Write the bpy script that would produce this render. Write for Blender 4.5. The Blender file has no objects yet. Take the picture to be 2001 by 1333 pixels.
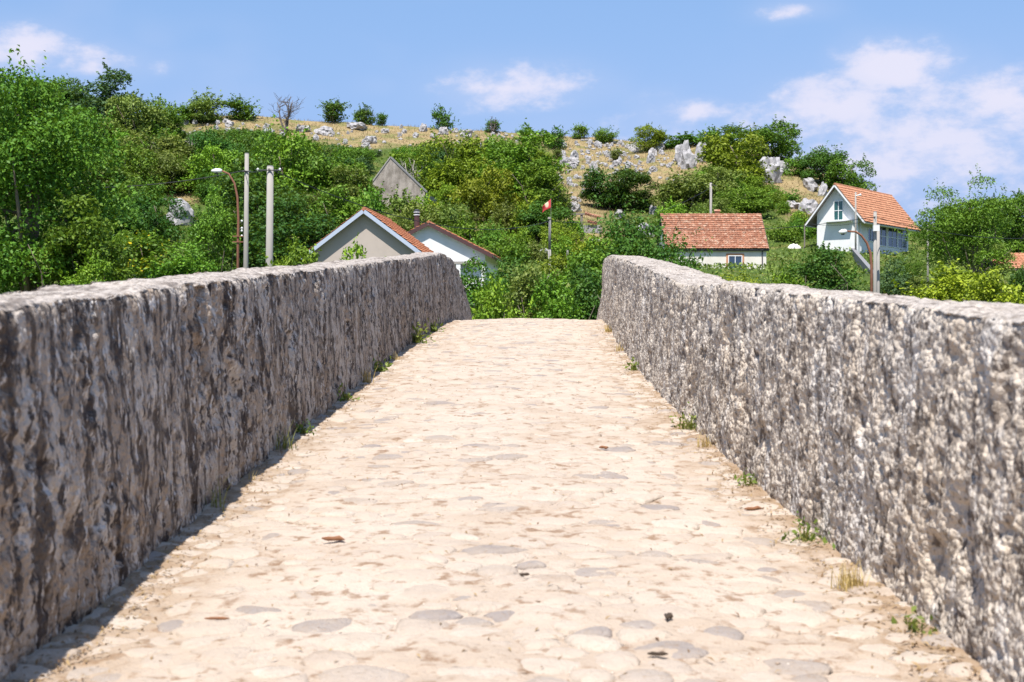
import bpy, math, random
import numpy as np
from mathutils import Vector, Matrix
SC = bpy.context.scene
COL = SC.collection
R = math.radians
# ------------------------------------------------------------------ camera, sky, sun, exposure
ZC = 5.0                       # eye height above the river-bank datum
F = 2779.0                     # focal length in photo pixels (50 mm on 36 mm, 2001 px wide)
cam_d = bpy.data.cameras.new('camera')
cam_d.lens = 50.0; cam_d.sensor_width = 36.0; cam_d.sensor_fit = 'HORIZONTAL'
cam_d.clip_start = 0.05; cam_d.clip_end = 9000
cam_d.dof.use_dof = True; cam_d.dof.focus_distance = 24.0; cam_d.dof.aperture_fstop = 6.0
cam = bpy.data.objects.new('camera', cam_d); COL.objects.link(cam)
cam.location = (0, 0, ZC); cam.rotation_euler = (R(90), 0, 0)
SC.camera = cam
SUN_EL, SUN_PHI = R(63), R(15)           # high sun behind the camera, a little to the left
world = bpy.data.worlds.new('World'); SC.world = world; world.use_nodes = True
sun_d = bpy.data.lights.new('sun', 'SUN'); sun_d.energy = 5.0; sun_d.angle = R(0.53); sun_d.color = (1.0, 0.945, 0.88)
sun = bpy.data.objects.new('sun', sun_d); COL.objects.link(sun)
sdir = Vector((-math.sin(SUN_PHI)*math.cos(SUN_EL), -math.cos(SUN_PHI)*math.cos(SUN_EL), math.sin(SUN_EL)))
sun.rotation_euler = (-sdir).to_track_quat('-Z', 'Y').to_euler()
sun.location = (-20, -40, 90)
SKY_STRENGTH = 0.115
vs = SC.view_settings
vs.view_transform = 'Standard'; vs.look = 'None'; vs.gamma = 1.0; vs.exposure = 0.55; vs.use_curve_mapping = False
SC.cycles.max_bounces = 5; SC.cycles.diffuse_bounces = 3; SC.cycles.glossy_bounces = 2

# ------------------------------------------------------------------ node helper
class N:
    def __init__(s, tree, clear=True):
        s.t = tree
        if clear: tree.nodes.clear()
    def n(s, typ, ins=None, **kw):
        nd = s.t.nodes.new(typ)
        for k, v in kw.items(): setattr(nd, k, v)
        if ins:
            for k, v in ins.items(): s.set(nd, k, v)
        return nd
    def set(s, nd, k, v):
        sock = nd.inputs[k]
        if isinstance(v, bpy.types.NodeSocket): s.t.links.new(v, sock)
        elif isinstance(v, bpy.types.Node): s.t.links.new(v.outputs[0], sock)
        else:
            if isinstance(v, tuple) and len(v) == 3 and sock.type == 'RGBA': v = (*v, 1)
            sock.default_value = v
    def m(s, op, a, b=None, c=None, clamp=False):
        nd = s.t.nodes.new('ShaderNodeMath'); nd.operation = op; nd.use_clamp = clamp
        s.set(nd, 0, a)
        if b is not None: s.set(nd, 1, b)
        if c is not None: s.set(nd, 2, c)
        return nd.outputs[0]
    def mix(s, f, a, b, typ='MIX'):
        nd = s.t.nodes.new('ShaderNodeMix'); nd.data_type = 'RGBA'; nd.blend_type = typ
        s.set(nd, 0, f); s.set(nd, 6, a); s.set(nd, 7, b)
        return nd.outputs[2]
    def ramp(s, f, a, b, ca=0.0, cb=1.0):
        nd = s.t.nodes.new('ShaderNodeMapRange'); nd.interpolation_type = 'SMOOTHSTEP'
        s.set(nd, 0, f); s.set(nd, 1, a); s.set(nd, 2, b); s.set(nd, 3, ca); s.set(nd, 4, cb)
        return nd.outputs[0]
    def coord(s, kind='Object', scale=(1, 1, 1)):
        tc = s.n('ShaderNodeTexCoord')
        return s.n('ShaderNodeMapping', {'Vector': tc.outputs[kind], 'Scale': scale}).outputs[0]
    def noise(s, vec, scale, detail=4.0, rough=0.55, out=0):
        nd = s.n('ShaderNodeTexNoise', {'Vector': vec, 'Scale': scale, 'Detail': detail, 'Roughness': rough})
        return nd.outputs[out]
    def voro(s, vec, scale, out='Distance', feature='F1'):
        nd = s.n('ShaderNodeTexVoronoi', {'Vector': vec, 'Scale': scale}, feature=feature)
        return nd.outputs[out]

def material(name, fn):
    mt = bpy.data.materials.new(name); mt.use_nodes = True
    g = N(mt.node_tree)
    out = g.n('ShaderNodeOutputMaterial')
    g.t.links.new(fn(g), out.inputs[0])
    return mt
def bsdf(g, col, rough=0.85, bump=None, bstr=0.5, bdist=0.02, spec=0.25):
    b = g.n('ShaderNodeBsdfPrincipled', {'Base Color': col, 'Roughness': rough, 'Specular IOR Level': spec})
    if bump is not None:
        bn = g.n('ShaderNodeBump', {'Height': bump, 'Strength': bstr, 'Distance': bdist})
        g.t.links.new(bn.outputs[0], b.inputs['Normal'])
    return b.outputs[0]

# ------------------------------------------------------------------ sky with clouds
def build_world():
    g = N(world.node_tree)
    out = g.n('ShaderNodeOutputWorld')
    bg = g.n('ShaderNodeBackground')
    sky = g.n('ShaderNodeTexSky'); sky.sky_type = 'NISHITA'; sky.sun_disc = False
    sky.sun_elevation = SUN_EL; sky.sun_rotation = math.pi + SUN_PHI
    sky.altitude = 600; sky.air_density = 1.0; sky.dust_density = .9; sky.ozone_density = 2.0
    tc = g.n('ShaderNodeTexCoord')
    sep = g.n('ShaderNodeSeparateXYZ', {'Vector': tc.outputs['Generated']})
    az = g.m('ARCTAN2', sep.outputs[0], sep.outputs[1])
    el = g.m('ADD', g.m('ARCSINE', sep.outputs[2]), .012)
    # cumulus banks: azimuth, elevation, half width, half height, weight
    banks = [(-.330, .205, .034, .016, 1.0), (-.300, .199, .060, .013, .55), (-.245, .197, .014, .008, .4),
             (-.372, .205, .020, .012, .5), (-.246, .216, .016, .009, .25), (.005, .188, .062, .019, .75),
             (.030, .157, .048, .026, .35), (.130, .172, .030, .010, .7), (.112, .165, .050, .026, .35), (.225, .172, .060, .022, .9),
             (.262, .197, .040, .018, 1.1), (.335, .170, .062, .022, .85), (.270, .145, .140, .050, .75), (.20, .15, .10, .035, .5), (.07, .15, .09, .03, .35), (.192, .236, .026, .007, .7),
             (-.092, .189, .020, .008, .22), (.40, .18, .05, .02, .7),
             (-.62, .20, .10, .03, .8), (.70, .19, .12, .03, .8), (1.2, .22, .15, .04, .7), (-1.1, .18, .14, .04, .8), (2.2, .2, .2, .05, .7), (-2.0, .22, .2, .05, .8)]
    tot = None
    for a0, e0, wa, we, wt in banks:
        dx = g.m('DIVIDE', g.m('SUBTRACT', az, a0), wa)
        dy = g.m('DIVIDE', g.m('SUBTRACT', el, e0), we)
        r2 = g.m('ADD', g.m('MULTIPLY', dx, dx), g.m('MULTIPLY', dy, dy))
        v = g.m('MULTIPLY', g.m('EXPONENT', g.m('MULTIPLY', r2, -1.0)), wt)
        tot = v if tot is None else g.m('MAXIMUM', tot, v)
    cv = g.n('ShaderNodeCombineXYZ', {'X': az, 'Y': g.m('MULTIPLY', el, 1.7), 'Z': 0.3}).outputs[0]
    n1 = g.noise(cv, 30.0, 8.0, 0.60)
    n2 = g.noise(cv, 7.0, 3.0, 0.5)
    f = g.m('ADD', tot, g.m('MULTIPLY', g.m('SUBTRACT', n1, 0.5), 1.9))
    dens = g.ramp(f, 0.28, .88)
    dens = g.m('MULTIPLY', dens, g.ramp(tot, 0.08, 0.42))
    wisp = g.m('MULTIPLY', g.ramp(n2, 0.48, 0.75), 0.10)
    low = g.ramp(el, 0.30, 0.06, .15, .85)
    cov = g.m('MINIMUM', g.m('ADD', g.m('ADD', g.m('MULTIPLY', dens, 0.66), wisp), g.m('MULTIPLY', tot, .26)), 0.92)
    skyc = g.mix(low, g.mix(.5, sky.outputs[0], (1.35, 2.8, 5.4)), (2.1, 3.0, 5.2))
    g.set(bg, 0, g.mix(cov, skyc, (5.0, 4.9, 5.8)))
    bg.inputs[1].default_value = SKY_STRENGTH
    g.t.links.new(bg.outputs[0], out.inputs[0])
build_world()

# ------------------------------------------------------------------ numpy noise
rng = np.random.default_rng(7)
_perm = np.concatenate([rng.permutation(256)]*3)
_grad = rng.normal(size=(256, 3)); _grad /= np.linalg.norm(_grad, axis=1)[:, None]
def perlin(p):
    p = np.asarray(p, float); i = np.floor(p).astype(int); f = p-i; i &= 255
    u = f*f*f*(f*(f*6-15)+10); out = 0
    for dx in (0, 1):
        for dy in (0, 1):
            for dz in (0, 1):
                h = _perm[_perm[_perm[(i[:, 0]+dx) & 255]+((i[:, 1]+dy) & 255)]+((i[:, 2]+dz) & 255)]
                d = f-np.array([dx, dy, dz]); gdot = (_grad[h]*d).sum(1)
                w = (u[:, 0] if dx else 1-u[:, 0])*(u[:, 1] if dy else 1-u[:, 1])*(u[:, 2] if dz else 1-u[:, 2])
                out = out+w*gdot
    return out
def fbm(p, octv=4, rough=0.5):
    p = np.asarray(p, float); a = 1.0; s = 0; f = 1.0
    for k in range(octv):
        s = s+a*perlin(p*f+k*17.3); a *= rough; f *= 2.03
    return s
def worley2(a, b, seed=0):
    ia = np.floor(a).astype(int); ib = np.floor(b).astype(int)
    f1 = np.full(a.shape, 9.0); f2 = np.full(a.shape, 9.0); idv = np.zeros(a.shape)
    for da in (-1, 0, 1):
        for db in (-1, 0, 1):
            h = _perm[_perm[(ia+da+seed*31) & 255]+((ib+db) & 255)]
            fa = ia+da+_perm[h+3]/255.0; fb = ib+db+_perm[h+91]/255.0
            d = np.hypot(a-fa, b-fb); c = d < f1
            f2 = np.where(c, f1, np.minimum(f2, d)); idv = np.where(c, _perm[h+150]/255.0, idv); f1 = np.where(c, d, f1)
    return f1, f2, idv

# ------------------------------------------------------------------ object helpers
def tag(o, label=None, cat=None, group=None, kind=None):
    if label: o['label'] = label
    if cat: o['category'] = cat
    if group: o['group'] = group
    if kind: o['kind'] = kind
    return o
def link(o, parent=None):
    COL.objects.link(o)
    if parent: o.parent = parent
    return o
def mesh_from(name, v, f, mat=None, smooth=False):
    me = bpy.data.meshes.new(name)
    me.from_pydata([tuple(x) for x in v] if not isinstance(v, np.ndarray) else v.tolist(), [], f if not isinstance(f, np.ndarray) else f.tolist())
    if mat: me.materials.append(mat)
    if smooth: me.polygons.foreach_set('use_smooth', np.ones(len(me.polygons), bool))
    me.update(); return me
def fast_mesh(name, v, q, mat=None, smooth=False):
    """v (N,3) array, q (M,k) array of equal-sided faces"""
    me = bpy.data.meshes.new(name); k = q.shape[1]
    me.vertices.add(len(v)); me.vertices.foreach_set('co', np.asarray(v, np.float32).ravel())
    me.loops.add(q.size); me.loops.foreach_set('vertex_index', q.astype(np.int32).ravel())
    me.polygons.add(len(q)); me.polygons.foreach_set('loop_start', np.arange(0, q.size, k, dtype=np.int32))
    me.polygons.foreach_set('loop_total', np.full(len(q), k, np.int32))
    if smooth: me.polygons.foreach_set('use_smooth', np.ones(len(q), bool))
    if mat: me.materials.append(mat)
    me.update(calc_edges=True); me.validate(); return me
def attr(me, name, vals, domain='FACE'):
    a = me.attributes.new(name, 'FLOAT', domain); a.data.foreach_set('value', np.asarray(vals, np.float32))
def obj(name, me, parent=None): return link(bpy.data.objects.new(name, me), parent)
def empty(name, loc, rz=0.0):
    o = bpy.data.objects.new(name, None); o.empty_display_size = 0.2
    o.location = loc; o.rotation_euler = (0, 0, rz); return link(o)
def set_mat(o, mat):
    if o.material_slots:
        o.material_slots[0].link = 'OBJECT'; o.material_slots[0].material = mat
class MB:
    def __init__(s): s.v = []; s.f = []
    def add(s, v, f):
        b = len(s.v); s.v += [tuple(x) for x in v]; s.f += [tuple(i+b for i in q) for q in f]; return s
    def box(s, x0, x1, y0, y1, z0, z1):
        return s.add([(x0, y0, z0), (x1, y0, z0), (x1, y1, z0), (x0, y1, z0), (x0, y0, z1), (x1, y0, z1), (x1, y1, z1), (x0, y1, z1)],
                     [(0, 3, 2, 1), (4, 5, 6, 7), (0, 1, 5, 4), (1, 2, 6, 5), (2, 3, 7, 6), (3, 0, 4, 7)])
    def frame_box(s, o, u, v, n, a0, a1, b0, b1, c0, c1):
        o, u, v, n = map(Vector, (o, u, v, n)); t = MB().box(a0, a1, b0, b1, c0, c1)
        return s.add([o+u*p[0]+v*p[1]+n*p[2] for p in t.v], t.f)
    def prism(s, poly, y0, y1):
        """polygon in xz, extruded along y"""
        k = len(poly); v = [(p[0], y0, p[1]) for p in poly]+[(p[0], y1, p[1]) for p in poly]
        f = [tuple(range(k)), tuple(range(2*k-1, k-1, -1))]+[(i, i+k, (i+1) % k+k, (i+1) % k) for i in range(k)]
        return s.add(v, f)
    def tube(s, pts, rad, n=8):
        pts = [Vector(p) for p in pts]; rad = [rad]*len(pts) if not hasattr(rad, '__len__') else rad
        rings = []; pu = None
        for i, p in enumerate(pts):
            d = (pts[min(i+1, len(pts)-1)]-pts[max(i-1, 0)]).normalized()
            u = d.orthogonal().normalized() if pu is None else (pu-d*pu.dot(d)).normalized()
            pu = u; w = d.cross(u)
            rings.append([p+(u*math.cos(6.2832*k/n)+w*math.sin(6.2832*k/n))*rad[i] for k in range(n)])
        v = [q for r in rings for q in r]; f = []
        for i in range(len(pts)-1):
            for k in range(n): f.append((i*n+k, i*n+(k+1) % n, (i+1)*n+(k+1) % n, (i+1)*n+k))
        f.append(tuple(range(n-1, -1, -1))); b = (len(pts)-1)*n; f.append(tuple(range(b, b+n)))
        return s.add(v, f)
    def build(s, name, mat, parent=None, smooth=False): return obj(name, mesh_from(name, s.v, s.f, mat, smooth), parent)
def at(px, py, d): return Vector(((px-1000.5)/F*d, d, ZC+(666.5-py)/F*d))
def smoothtab(xs, ys, sig=1.0):
    g = np.linspace(-25, 60, 1701); v = np.interp(g, xs, ys)
    k = np.exp(-0.5*(np.arange(-60, 61)*0.05/sig)**2); k /= k.sum()
    w = np.convolve(np.pad(v, 60, mode='edge'), k, mode='valid')
    return lambda y: np.interp(y, g, w)
def lerp(a, b, t): return a+(b-a)*t

# ------------------------------------------------------------------ bridge profile
_g = np.linspace(-25, 60, 1701)
_sl = np.interp(_g, [-25, 23, 33, 60], [0.0642, 0.0642, -0.15, -0.15])
_pz = np.cumsum(_sl)*0.05; _pz += (ZC-1.18)-np.interp(0, _g, _pz)
def path_z(y): return np.interp(y, _g, _pz)
left_x = smoothtab([-20, 3.9, 8.4, 11.4, 15.5, 20, 24.5, 29, 33, 40, 48], [-1.45, -1.40, -1.41, -1.375, -1.34, -1.22, -1.08, -.95, -.87, -.6, -.2])
right_x = smoothtab([-20, 3.9, 6, 8.4, 11.2, 16.2, 20, 24, 27, 30, 33, 40, 48], [1.42, 1.36, 1.27, 1.22, 1.21, 1.29, 1.42, 1.55, 1.63, 1.72, 1.85, 2.2, 2.6])
left_h = smoothtab([-20, 4, 12, 20, 24, 26, 29, 33, 48], [1.02, 1.02, 1.045, 1.08, 1.13, 1.11, .95, .68, .55], .35)
right_h = smoothtab([-20, 4, 8, 10.5, 13.5, 18, 25.5, 26.1, 26.8, 28, 31, 48], [.995, .995, .985, .925, 1.0, 1.07, 1.10, .80, .42, .30, .26, .25], .16)

# ------------------------------------------------------------------ terrain
_skx = [-400, 0, 250, 400, 480, 640, 850, 1000, 1220, 1400, 1500, 1560, 1620, 1680, 1750, 1850, 2300]
_sky = [232, 236, 234, 233, 228, 236, 249, 262, 277, 287, 302, 314, 338, 368, 425, 455, 475]
def crest_d(px): return np.interp(px, [1250, 1680, 1900], [235, 200, 190])
def terrain_z(x, y):
    x = np.atleast_1d(np.asarray(x, float)); y = np.atleast_1d(np.asarray(y, float))
    px = 1000.5+F*x/np.maximum(y, 60)
    dc = crest_d(px); H = (666.5-np.interp(px, _skx, _sky))/F*dc
    base = np.interp(y, [-60, 26, 36, 46, 60, 75, 90, 110, 122], [-8, -7.5, -5.5, -2.7, -1.2, 0.6, 2.4, 5.0, 6.0])
    t = np.clip((y-122)/(dc-122), 0, 1)
    hill = 6.0+(H-6.0)*np.power(t, 1.32)
    over = np.clip(y-dc, 0, 260)
    z = np.where(y <= 122, base, hill)-0.075*over-0.00016*over**2
    z = np.where(y > dc+200, np.maximum(z, np.minimum(z+0.02*(y-dc-200), 2.0)), z)
    n = fbm(np.stack([x*0.045, y*0.045, 0*x+2.2], 1), 3)*np.clip((y-40)/60, 0, 1)*1.1
    n += fbm(np.stack([x*0.22, y*0.22, 0*x+9.1], 1), 2)*np.clip((y-100)/60, 0, 1)*0.35
    far = np.clip((y-700)/500, 0, 1)*np.clip((x-330)/260, 0, 1)*np.clip((2400-y)/900, 0, 1)
    z = z+far*(108+26*fbm(np.stack([x*0.004, y*0.004, 0*x], 1), 4))
    return ZC+z+np.where(y < 500, n, 0)
def tz(x, y): return float(terrain_z(x, y)[0])
_ds = np.concatenate([np.arange(46, 130, 1.0), np.arange(130, 300, 0.6)])
def hit(px, py):
    """where the ray through a photo pixel meets the ground"""
    x = (px-1000.5)/F*_ds; z = ZC+(666.5-py)/F*_ds
    k = np.nonzero(terrain_z(x, _ds) >= z)[0]
    d = float(_ds[k[0]]) if len(k) else float(crest_d(px))
    x = (px-1000.5)/F*d
    return Vector((x, d, tz(x, d)))
def ground_at(px, d):
    x = (px-1000.5)/F*d; return Vector((x, d, tz(x, d)))
_dryx = [-300, 330, 400, 480, 560, 640, 760, 860, 930, 1050, 1085, 1110, 1200, 1310, 1370, 1480, 1540, 1600, 1700, 2300]
_dryy = [180, 258, 262, 256, 276, 290, 298, 284, 276, 290, 340, 430, 420, 395, 330, 330, 410, 430, 380, 380]
def dryness(x, y, z):
    px = 1000.5+F*x/np.maximum(y, 20); py = 666.5-F*(z-ZC)/np.maximum(y, 20)
    n = fbm(np.stack([x*0.11, y*0.07, z*0.11], 1), 3)*60
    d = np.clip((np.interp(px, _dryx, _dryy)-py+n)/30+0.5, 0, 1)
    for cx, cy, w, h in ((352, 388, 45, 14), (1010, 445, 110, 26), (1170, 470, 70, 26), (1530, 385, 55, 26), (950, 455, 60, 18)):
        d = np.maximum(d, np.clip(1.4-((px-cx)/w)**2-((py-cy)/h)**2, 0, 1)*0.9)
    return np.where(y > 70, d, 0.15)

def grass_fn(g):
    co = g.coord(); dry = g.n('ShaderNodeAttribute', attribute_name='dry').outputs['Fac']
    n1 = g.noise(co, 0.35, 5); n2 = g.noise(co, 2.6, 4); n3 = g.noise(g.coord(scale=(1, .5, 1)), 9.0, 3)
    gold = g.mix(n2, (.25, .18, .085), (.37, .29, .155)); gold = g.mix(g.ramp(n1, .46, .60, 0, .8), gold, (.16, .17, .055))
    gold = g.mix(g.ramp(n3, .55, .75, 0, .5), gold, (.20, .12, .045))
    green = g.mix(n2, (.035, .07, .014), (.10, .14, .03)); green = g.mix(g.ramp(n1, .5, .7), green, (.17, .16, .05))
    return bsdf(g, g.mix(dry, green, gold), .95, n3, .8, .12, .1)
M_ground = material('hillside_grass', grass_fn)
def build_terrain():
    def axis(segs):
        a = [np.arange(s0, s1, st) for s0, s1, st in segs]; return np.concatenate(a)
    xs = axis([(-3000, -400, 130), (-400, -120, 14), (-120, 110, 0.9), (110, 300, 7), (300, 1000, 30), (1000, 3001, 125)])
    ys = axis([(-400, 0, 40), (0, 40, 5), (40, 120, 1.2), (120, 250, 0.7), (250, 420, 6), (420, 1000, 25), (1000, 6001, 125)])
    X, Y = np.meshgrid(xs, ys); x = X.ravel(); y = Y.ravel(); z = terrain_z(x, y)
    nx, ny = len(xs), len(ys); i = np.arange(nx*ny).reshape(ny, nx)
    q = np.stack([i[:-1, :-1], i[:-1, 1:], i[1:, 1:], i[1:, :-1]], -1).reshape(-1, 4)
    me = fast_mesh('hillside', np.stack([x, y, z], 1), q, M_ground, True)
    attr(me, 'dry', dryness(x, y, z), 'POINT')
    tag(obj('hillside', me), 'grassy limestone hillside and river bank beyond the bridge', kind='structure')
build_terrain()

# ------------------------------------------------------------------ bridge deck, cobbles
def dirt_fn(g):
    co = g.coord(); n1 = g.noise(co, 1.3, 5); n2 = g.noise(co, 11, 6, .65); n3 = g.noise(co, 70, 3, .7)
    c = g.mix(g.ramp(n1, .35, .65), (.44, .35, .27), (.52, .435, .355))
    c = g.mix(g.ramp(n2, .51, .66, 0, .9), c, (.25, .16, .10))
    c = g.mix(g.ramp(n3, .56, .74, 0, .7), c, (.52, .445, .36))
    c = g.mix(g.ramp(g.noise(co, 34, 2, .5), .67, .75, 0, .6), c, (.17, .11, .07))
    e = g.n('ShaderNodeAttribute', attribute_name='edge').outputs['Fac']
    c = g.mix(g.m('MULTIPLY', e, g.ramp(n2, .3, .6, .4, 1)), c, (.32, .225, .145))
    return bsdf(g, c, .95, g.m('ADD', n2, g.m('MULTIPLY', n3, .5)), .9, .02, .1)
M_dirt = material('pale_dirt', dirt_fn)
def cobble_fn(rand):
    def fn(g):
        co = g.coord('Object' if rand == 'attr' else 'Object')
        r = g.n('ShaderNodeAttribute', attribute_name='tint').outputs['Fac'] if rand == 'attr' else g.n('ShaderNodeObjectInfo').outputs['Random']
        r = g.m('POWER', r, .8)
        geo = g.n('ShaderNodeNewGeometry').outputs['Position']
        n1 = g.noise(geo, 9, 5, .6); n2 = g.noise(geo, 60, 4, .65); dust = g.noise(geo, 2.2, 4, .6)
        cr = g.n('ShaderNodeValToRGB', {'Fac': r}); e = cr.color_ramp.elements
        e[0].position = 0; e[0].color = (.52, .44, .36, 1); e[1].position = 1; e[1].color = (.27, .24, .23, 1)
        for p, cc in ((.3, (.475, .39, .31)), (.55, (.58, .51, .43)), (.76, (.40, .315, .25)), (.86, (.40, .34, .29))):
            x = e.new(p); x.color = (*cc, 1)
        c = g.mix(g.ramp(n1, .4, .7, 0, .4), cr.outputs[0], (.39, .305, .225))
        c = g.mix(g.ramp(n2, .55, .70, 0, .55), c, (.26, .175, .11))
        n5 = g.noise(geo, 26, 5, .7); c = g.mix(g.ramp(n5, .54, .68, 0, .5), c, (.30, .205, .13)); c = g.mix(g.ramp(n5, .44, .32, 0, .4), c, (.55, .48, .40))
        c = g.mix(g.m('MULTIPLY', g.ramp(dust, .36, .54, .15, .80), g.ramp(r, .93, .80, .25, 1.0)), c, (.51, .425, .345))
        return bsdf(g, c, .9, g.m('ADD', g.m('MULTIPLY', n5, 1.2), g.m('MULTIPLY', n2, .5)), .8, .02, .1)
    return fn
M_cobble = material('cobble_stone', cobble_fn('obj')); M_cobble_f = material('cobble_stone_field', cobble_fn('attr'))
def deck_relief(x, y):
    p = np.stack([x, y, 0*x], 1)
    return 0.018*fbm(p*0.9, 3)+0.004*fbm(p*17+9, 2)
def deck_z(x, y):
    lx, rx = left_x(y), right_x(y); c = (x-(lx+rx)/2)/((rx-lx)/2)
    edge = np.clip((np.abs(c)-.86)/.14, 0, 1)
    return path_z(y)+0.05*(1-c*c)-0.045+deck_relief(x, y)+edge*0.02
def build_deck():
    ys = [-20.0]
    while ys[-1] < 2.4: ys.append(ys[-1]+.25)
    while ys[-1] < 34: ys.append(ys[-1]+max(.012, .0042*ys[-1]))
    while ys[-1] < 48: ys.append(ys[-1]+.4)
    ys = np.array(ys); c = np.linspace(-1.12, 1.12, 132)
    lx, rx = left_x(ys), right_x(ys)
    X = ((lx+rx)/2)[:, None]+((rx-lx)/2)[:, None]*c[None]; Y = np.repeat(ys[:, None], len(c), 1)
    pd = np.stack([X.ravel(), Y.ravel(), 0*X.ravel()], 1)
    z = deck_z(X.ravel(), Y.ravel())+.004+.015*fbm(pd*2.6+5, 3)+.011*fbm(pd*9+2, 3); i = np.arange(X.size).reshape(X.shape)
    q = np.stack([i[:-1, :-1], i[:-1, 1:], i[1:, 1:], i[1:, :-1]], -1).reshape(-1, 4)
    me = fast_mesh('bridge_path', np.stack([X.ravel(), Y.ravel(), z], 1), q, M_dirt, True)
    C = np.repeat(np.abs(c)[None], len(ys), 0).ravel()
    attr(me, 'edge', np.clip((C-.70)/.30, 0, 1), 'POINT')
    o = tag(obj('bridge_path', me), 'pale cobbled path over the hump of the old stone bridge', kind='structure')
    # cobbles: tightly fitted worn stones, cells of a jittered packing, each shrunk by its joint
    rr = random.Random(3); cell = .3; grid = {}; pts = []
    for _ in range(38000):
        y = rr.uniform(2.4, 27.5); x = rr.uniform(float(left_x(y))-.05, float(right_x(y))+.05)
        rad = rr.choice((.045, .055, .065, .075, .085, .10)); k = (int(x//cell), int(y//cell)); ok = True
        for a in (-1, 0, 1):
            for b in (-1, 0, 1):
                for (u, v, s_) in grid.get((k[0]+a, k[1]+b), ()):
                    if ((u-x)*.86)**2+((v-y)*1.12)**2 < (.93*(rad+s_))**2: ok = False; break
                if not ok: break
            if not ok: break
        if ok: grid.setdefault(k, []).append((x, y, rad)); pts.append((x, y, rad))
    def cell_poly(x, y, rad):
        poly = [(-.3, -.3), (.3, -.3), (.3, .3), (-.3, .3)]; k = (int(x//cell), int(y//cell))
        for a in range(-2, 3):
            for b in range(-2, 3):
                for (u, v, s_) in grid.get((k[0]+a, k[1]+b), ()):
                    dx, dy = u-x, v-y; L = math.hypot(dx, dy)
                    if L < 1e-6 or L > .5: continue
                    nx, ny = dx/L, dy/L; m = L*rad/(rad+s_)-JOINT; out = []
                    for i in range(len(poly)):
                        p, q_ = poly[i], poly[(i+1) % len(poly)]; dp = p[0]*nx+p[1]*ny-m; dq = q_[0]*nx+q_[1]*ny-m
                        if dp <= 0: out.append(p)
                        if (dp < 0) != (dq < 0) and dp != dq: t = dp/(dp-dq); out.append((p[0]+(q_[0]-p[0])*t, p[1]+(q_[1]-p[1])*t))
                    poly = out
                    if len(poly) < 3: return None
        for _ in range(2 if y < 9 else 1):          # worn, rounded corners
            poly = [(p[0]*w+q_[0]*(1-w), p[1]*w+q_[1]*(1-w)) for p, q_ in zip(poly, poly[1:]+poly[:1]) for w in (.77, .23)]
        return poly
    JOINT = .004
    pts.sort(key=lambda p: p[1]); arr = np.array(pts); zz = deck_z(arr[:, 0], arr[:, 1])
    fv, ff, tint = [], [], []; base = 0; count = 0
    for (x, y, rad), z in zip(pts, zz):
        poly = cell_poly(x, y, rad)
        if not poly: continue
        n = len(poly); h = rr.uniform(.003, .016)+(.006 if rr.random() < .1 else 0); tx, ty = rr.uniform(-.05, .05), rr.uniform(-.05, .05); v = []
        for sc_, zf in ((1.0, -.012), (.97, .10), (.82, .62), (.5, .94)):
            for px_, py_ in poly:
                j = 1+rr.uniform(-.06, .06); v.append((px_*sc_*j, py_*sc_*j, (zf*h if zf > 0 else zf)+px_*tx*sc_+py_*ty*sc_+(0.0642*py_*sc_ if y < 23 else 0)))
        v.append((0, 0, h)); f = []
        for L in range(3):
            for k in range(n): f.append((L*n+k, L*n+(k+1) % n, (L+1)*n+(k+1) % n, (L+1)*n+k))
        for k in range(n): f.append((3*n+k, 3*n+(k+1) % n, 4*n))
        sink = z-rr.uniform(.0, .006)
        if y > 3.5 and count < 300:
            c_ = obj('cobble', mesh_from('cobble', v, f, M_cobble, True), o); c_.location = (x, y, sink); count += 1
        else:
            fv += [(p[0]+x, p[1]+y, p[2]+sink) for p in v]; ff += [tuple(i+base for i in t) for t in f]; base += len(v); tint += [rr.random()]*len(f)
    me = mesh_from('cobble_field', fv, ff, M_cobble_f, True); attr(me, 'tint', tint)
    tag(obj('cobble_field', me, o), kind='stuff')
build_deck()

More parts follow.
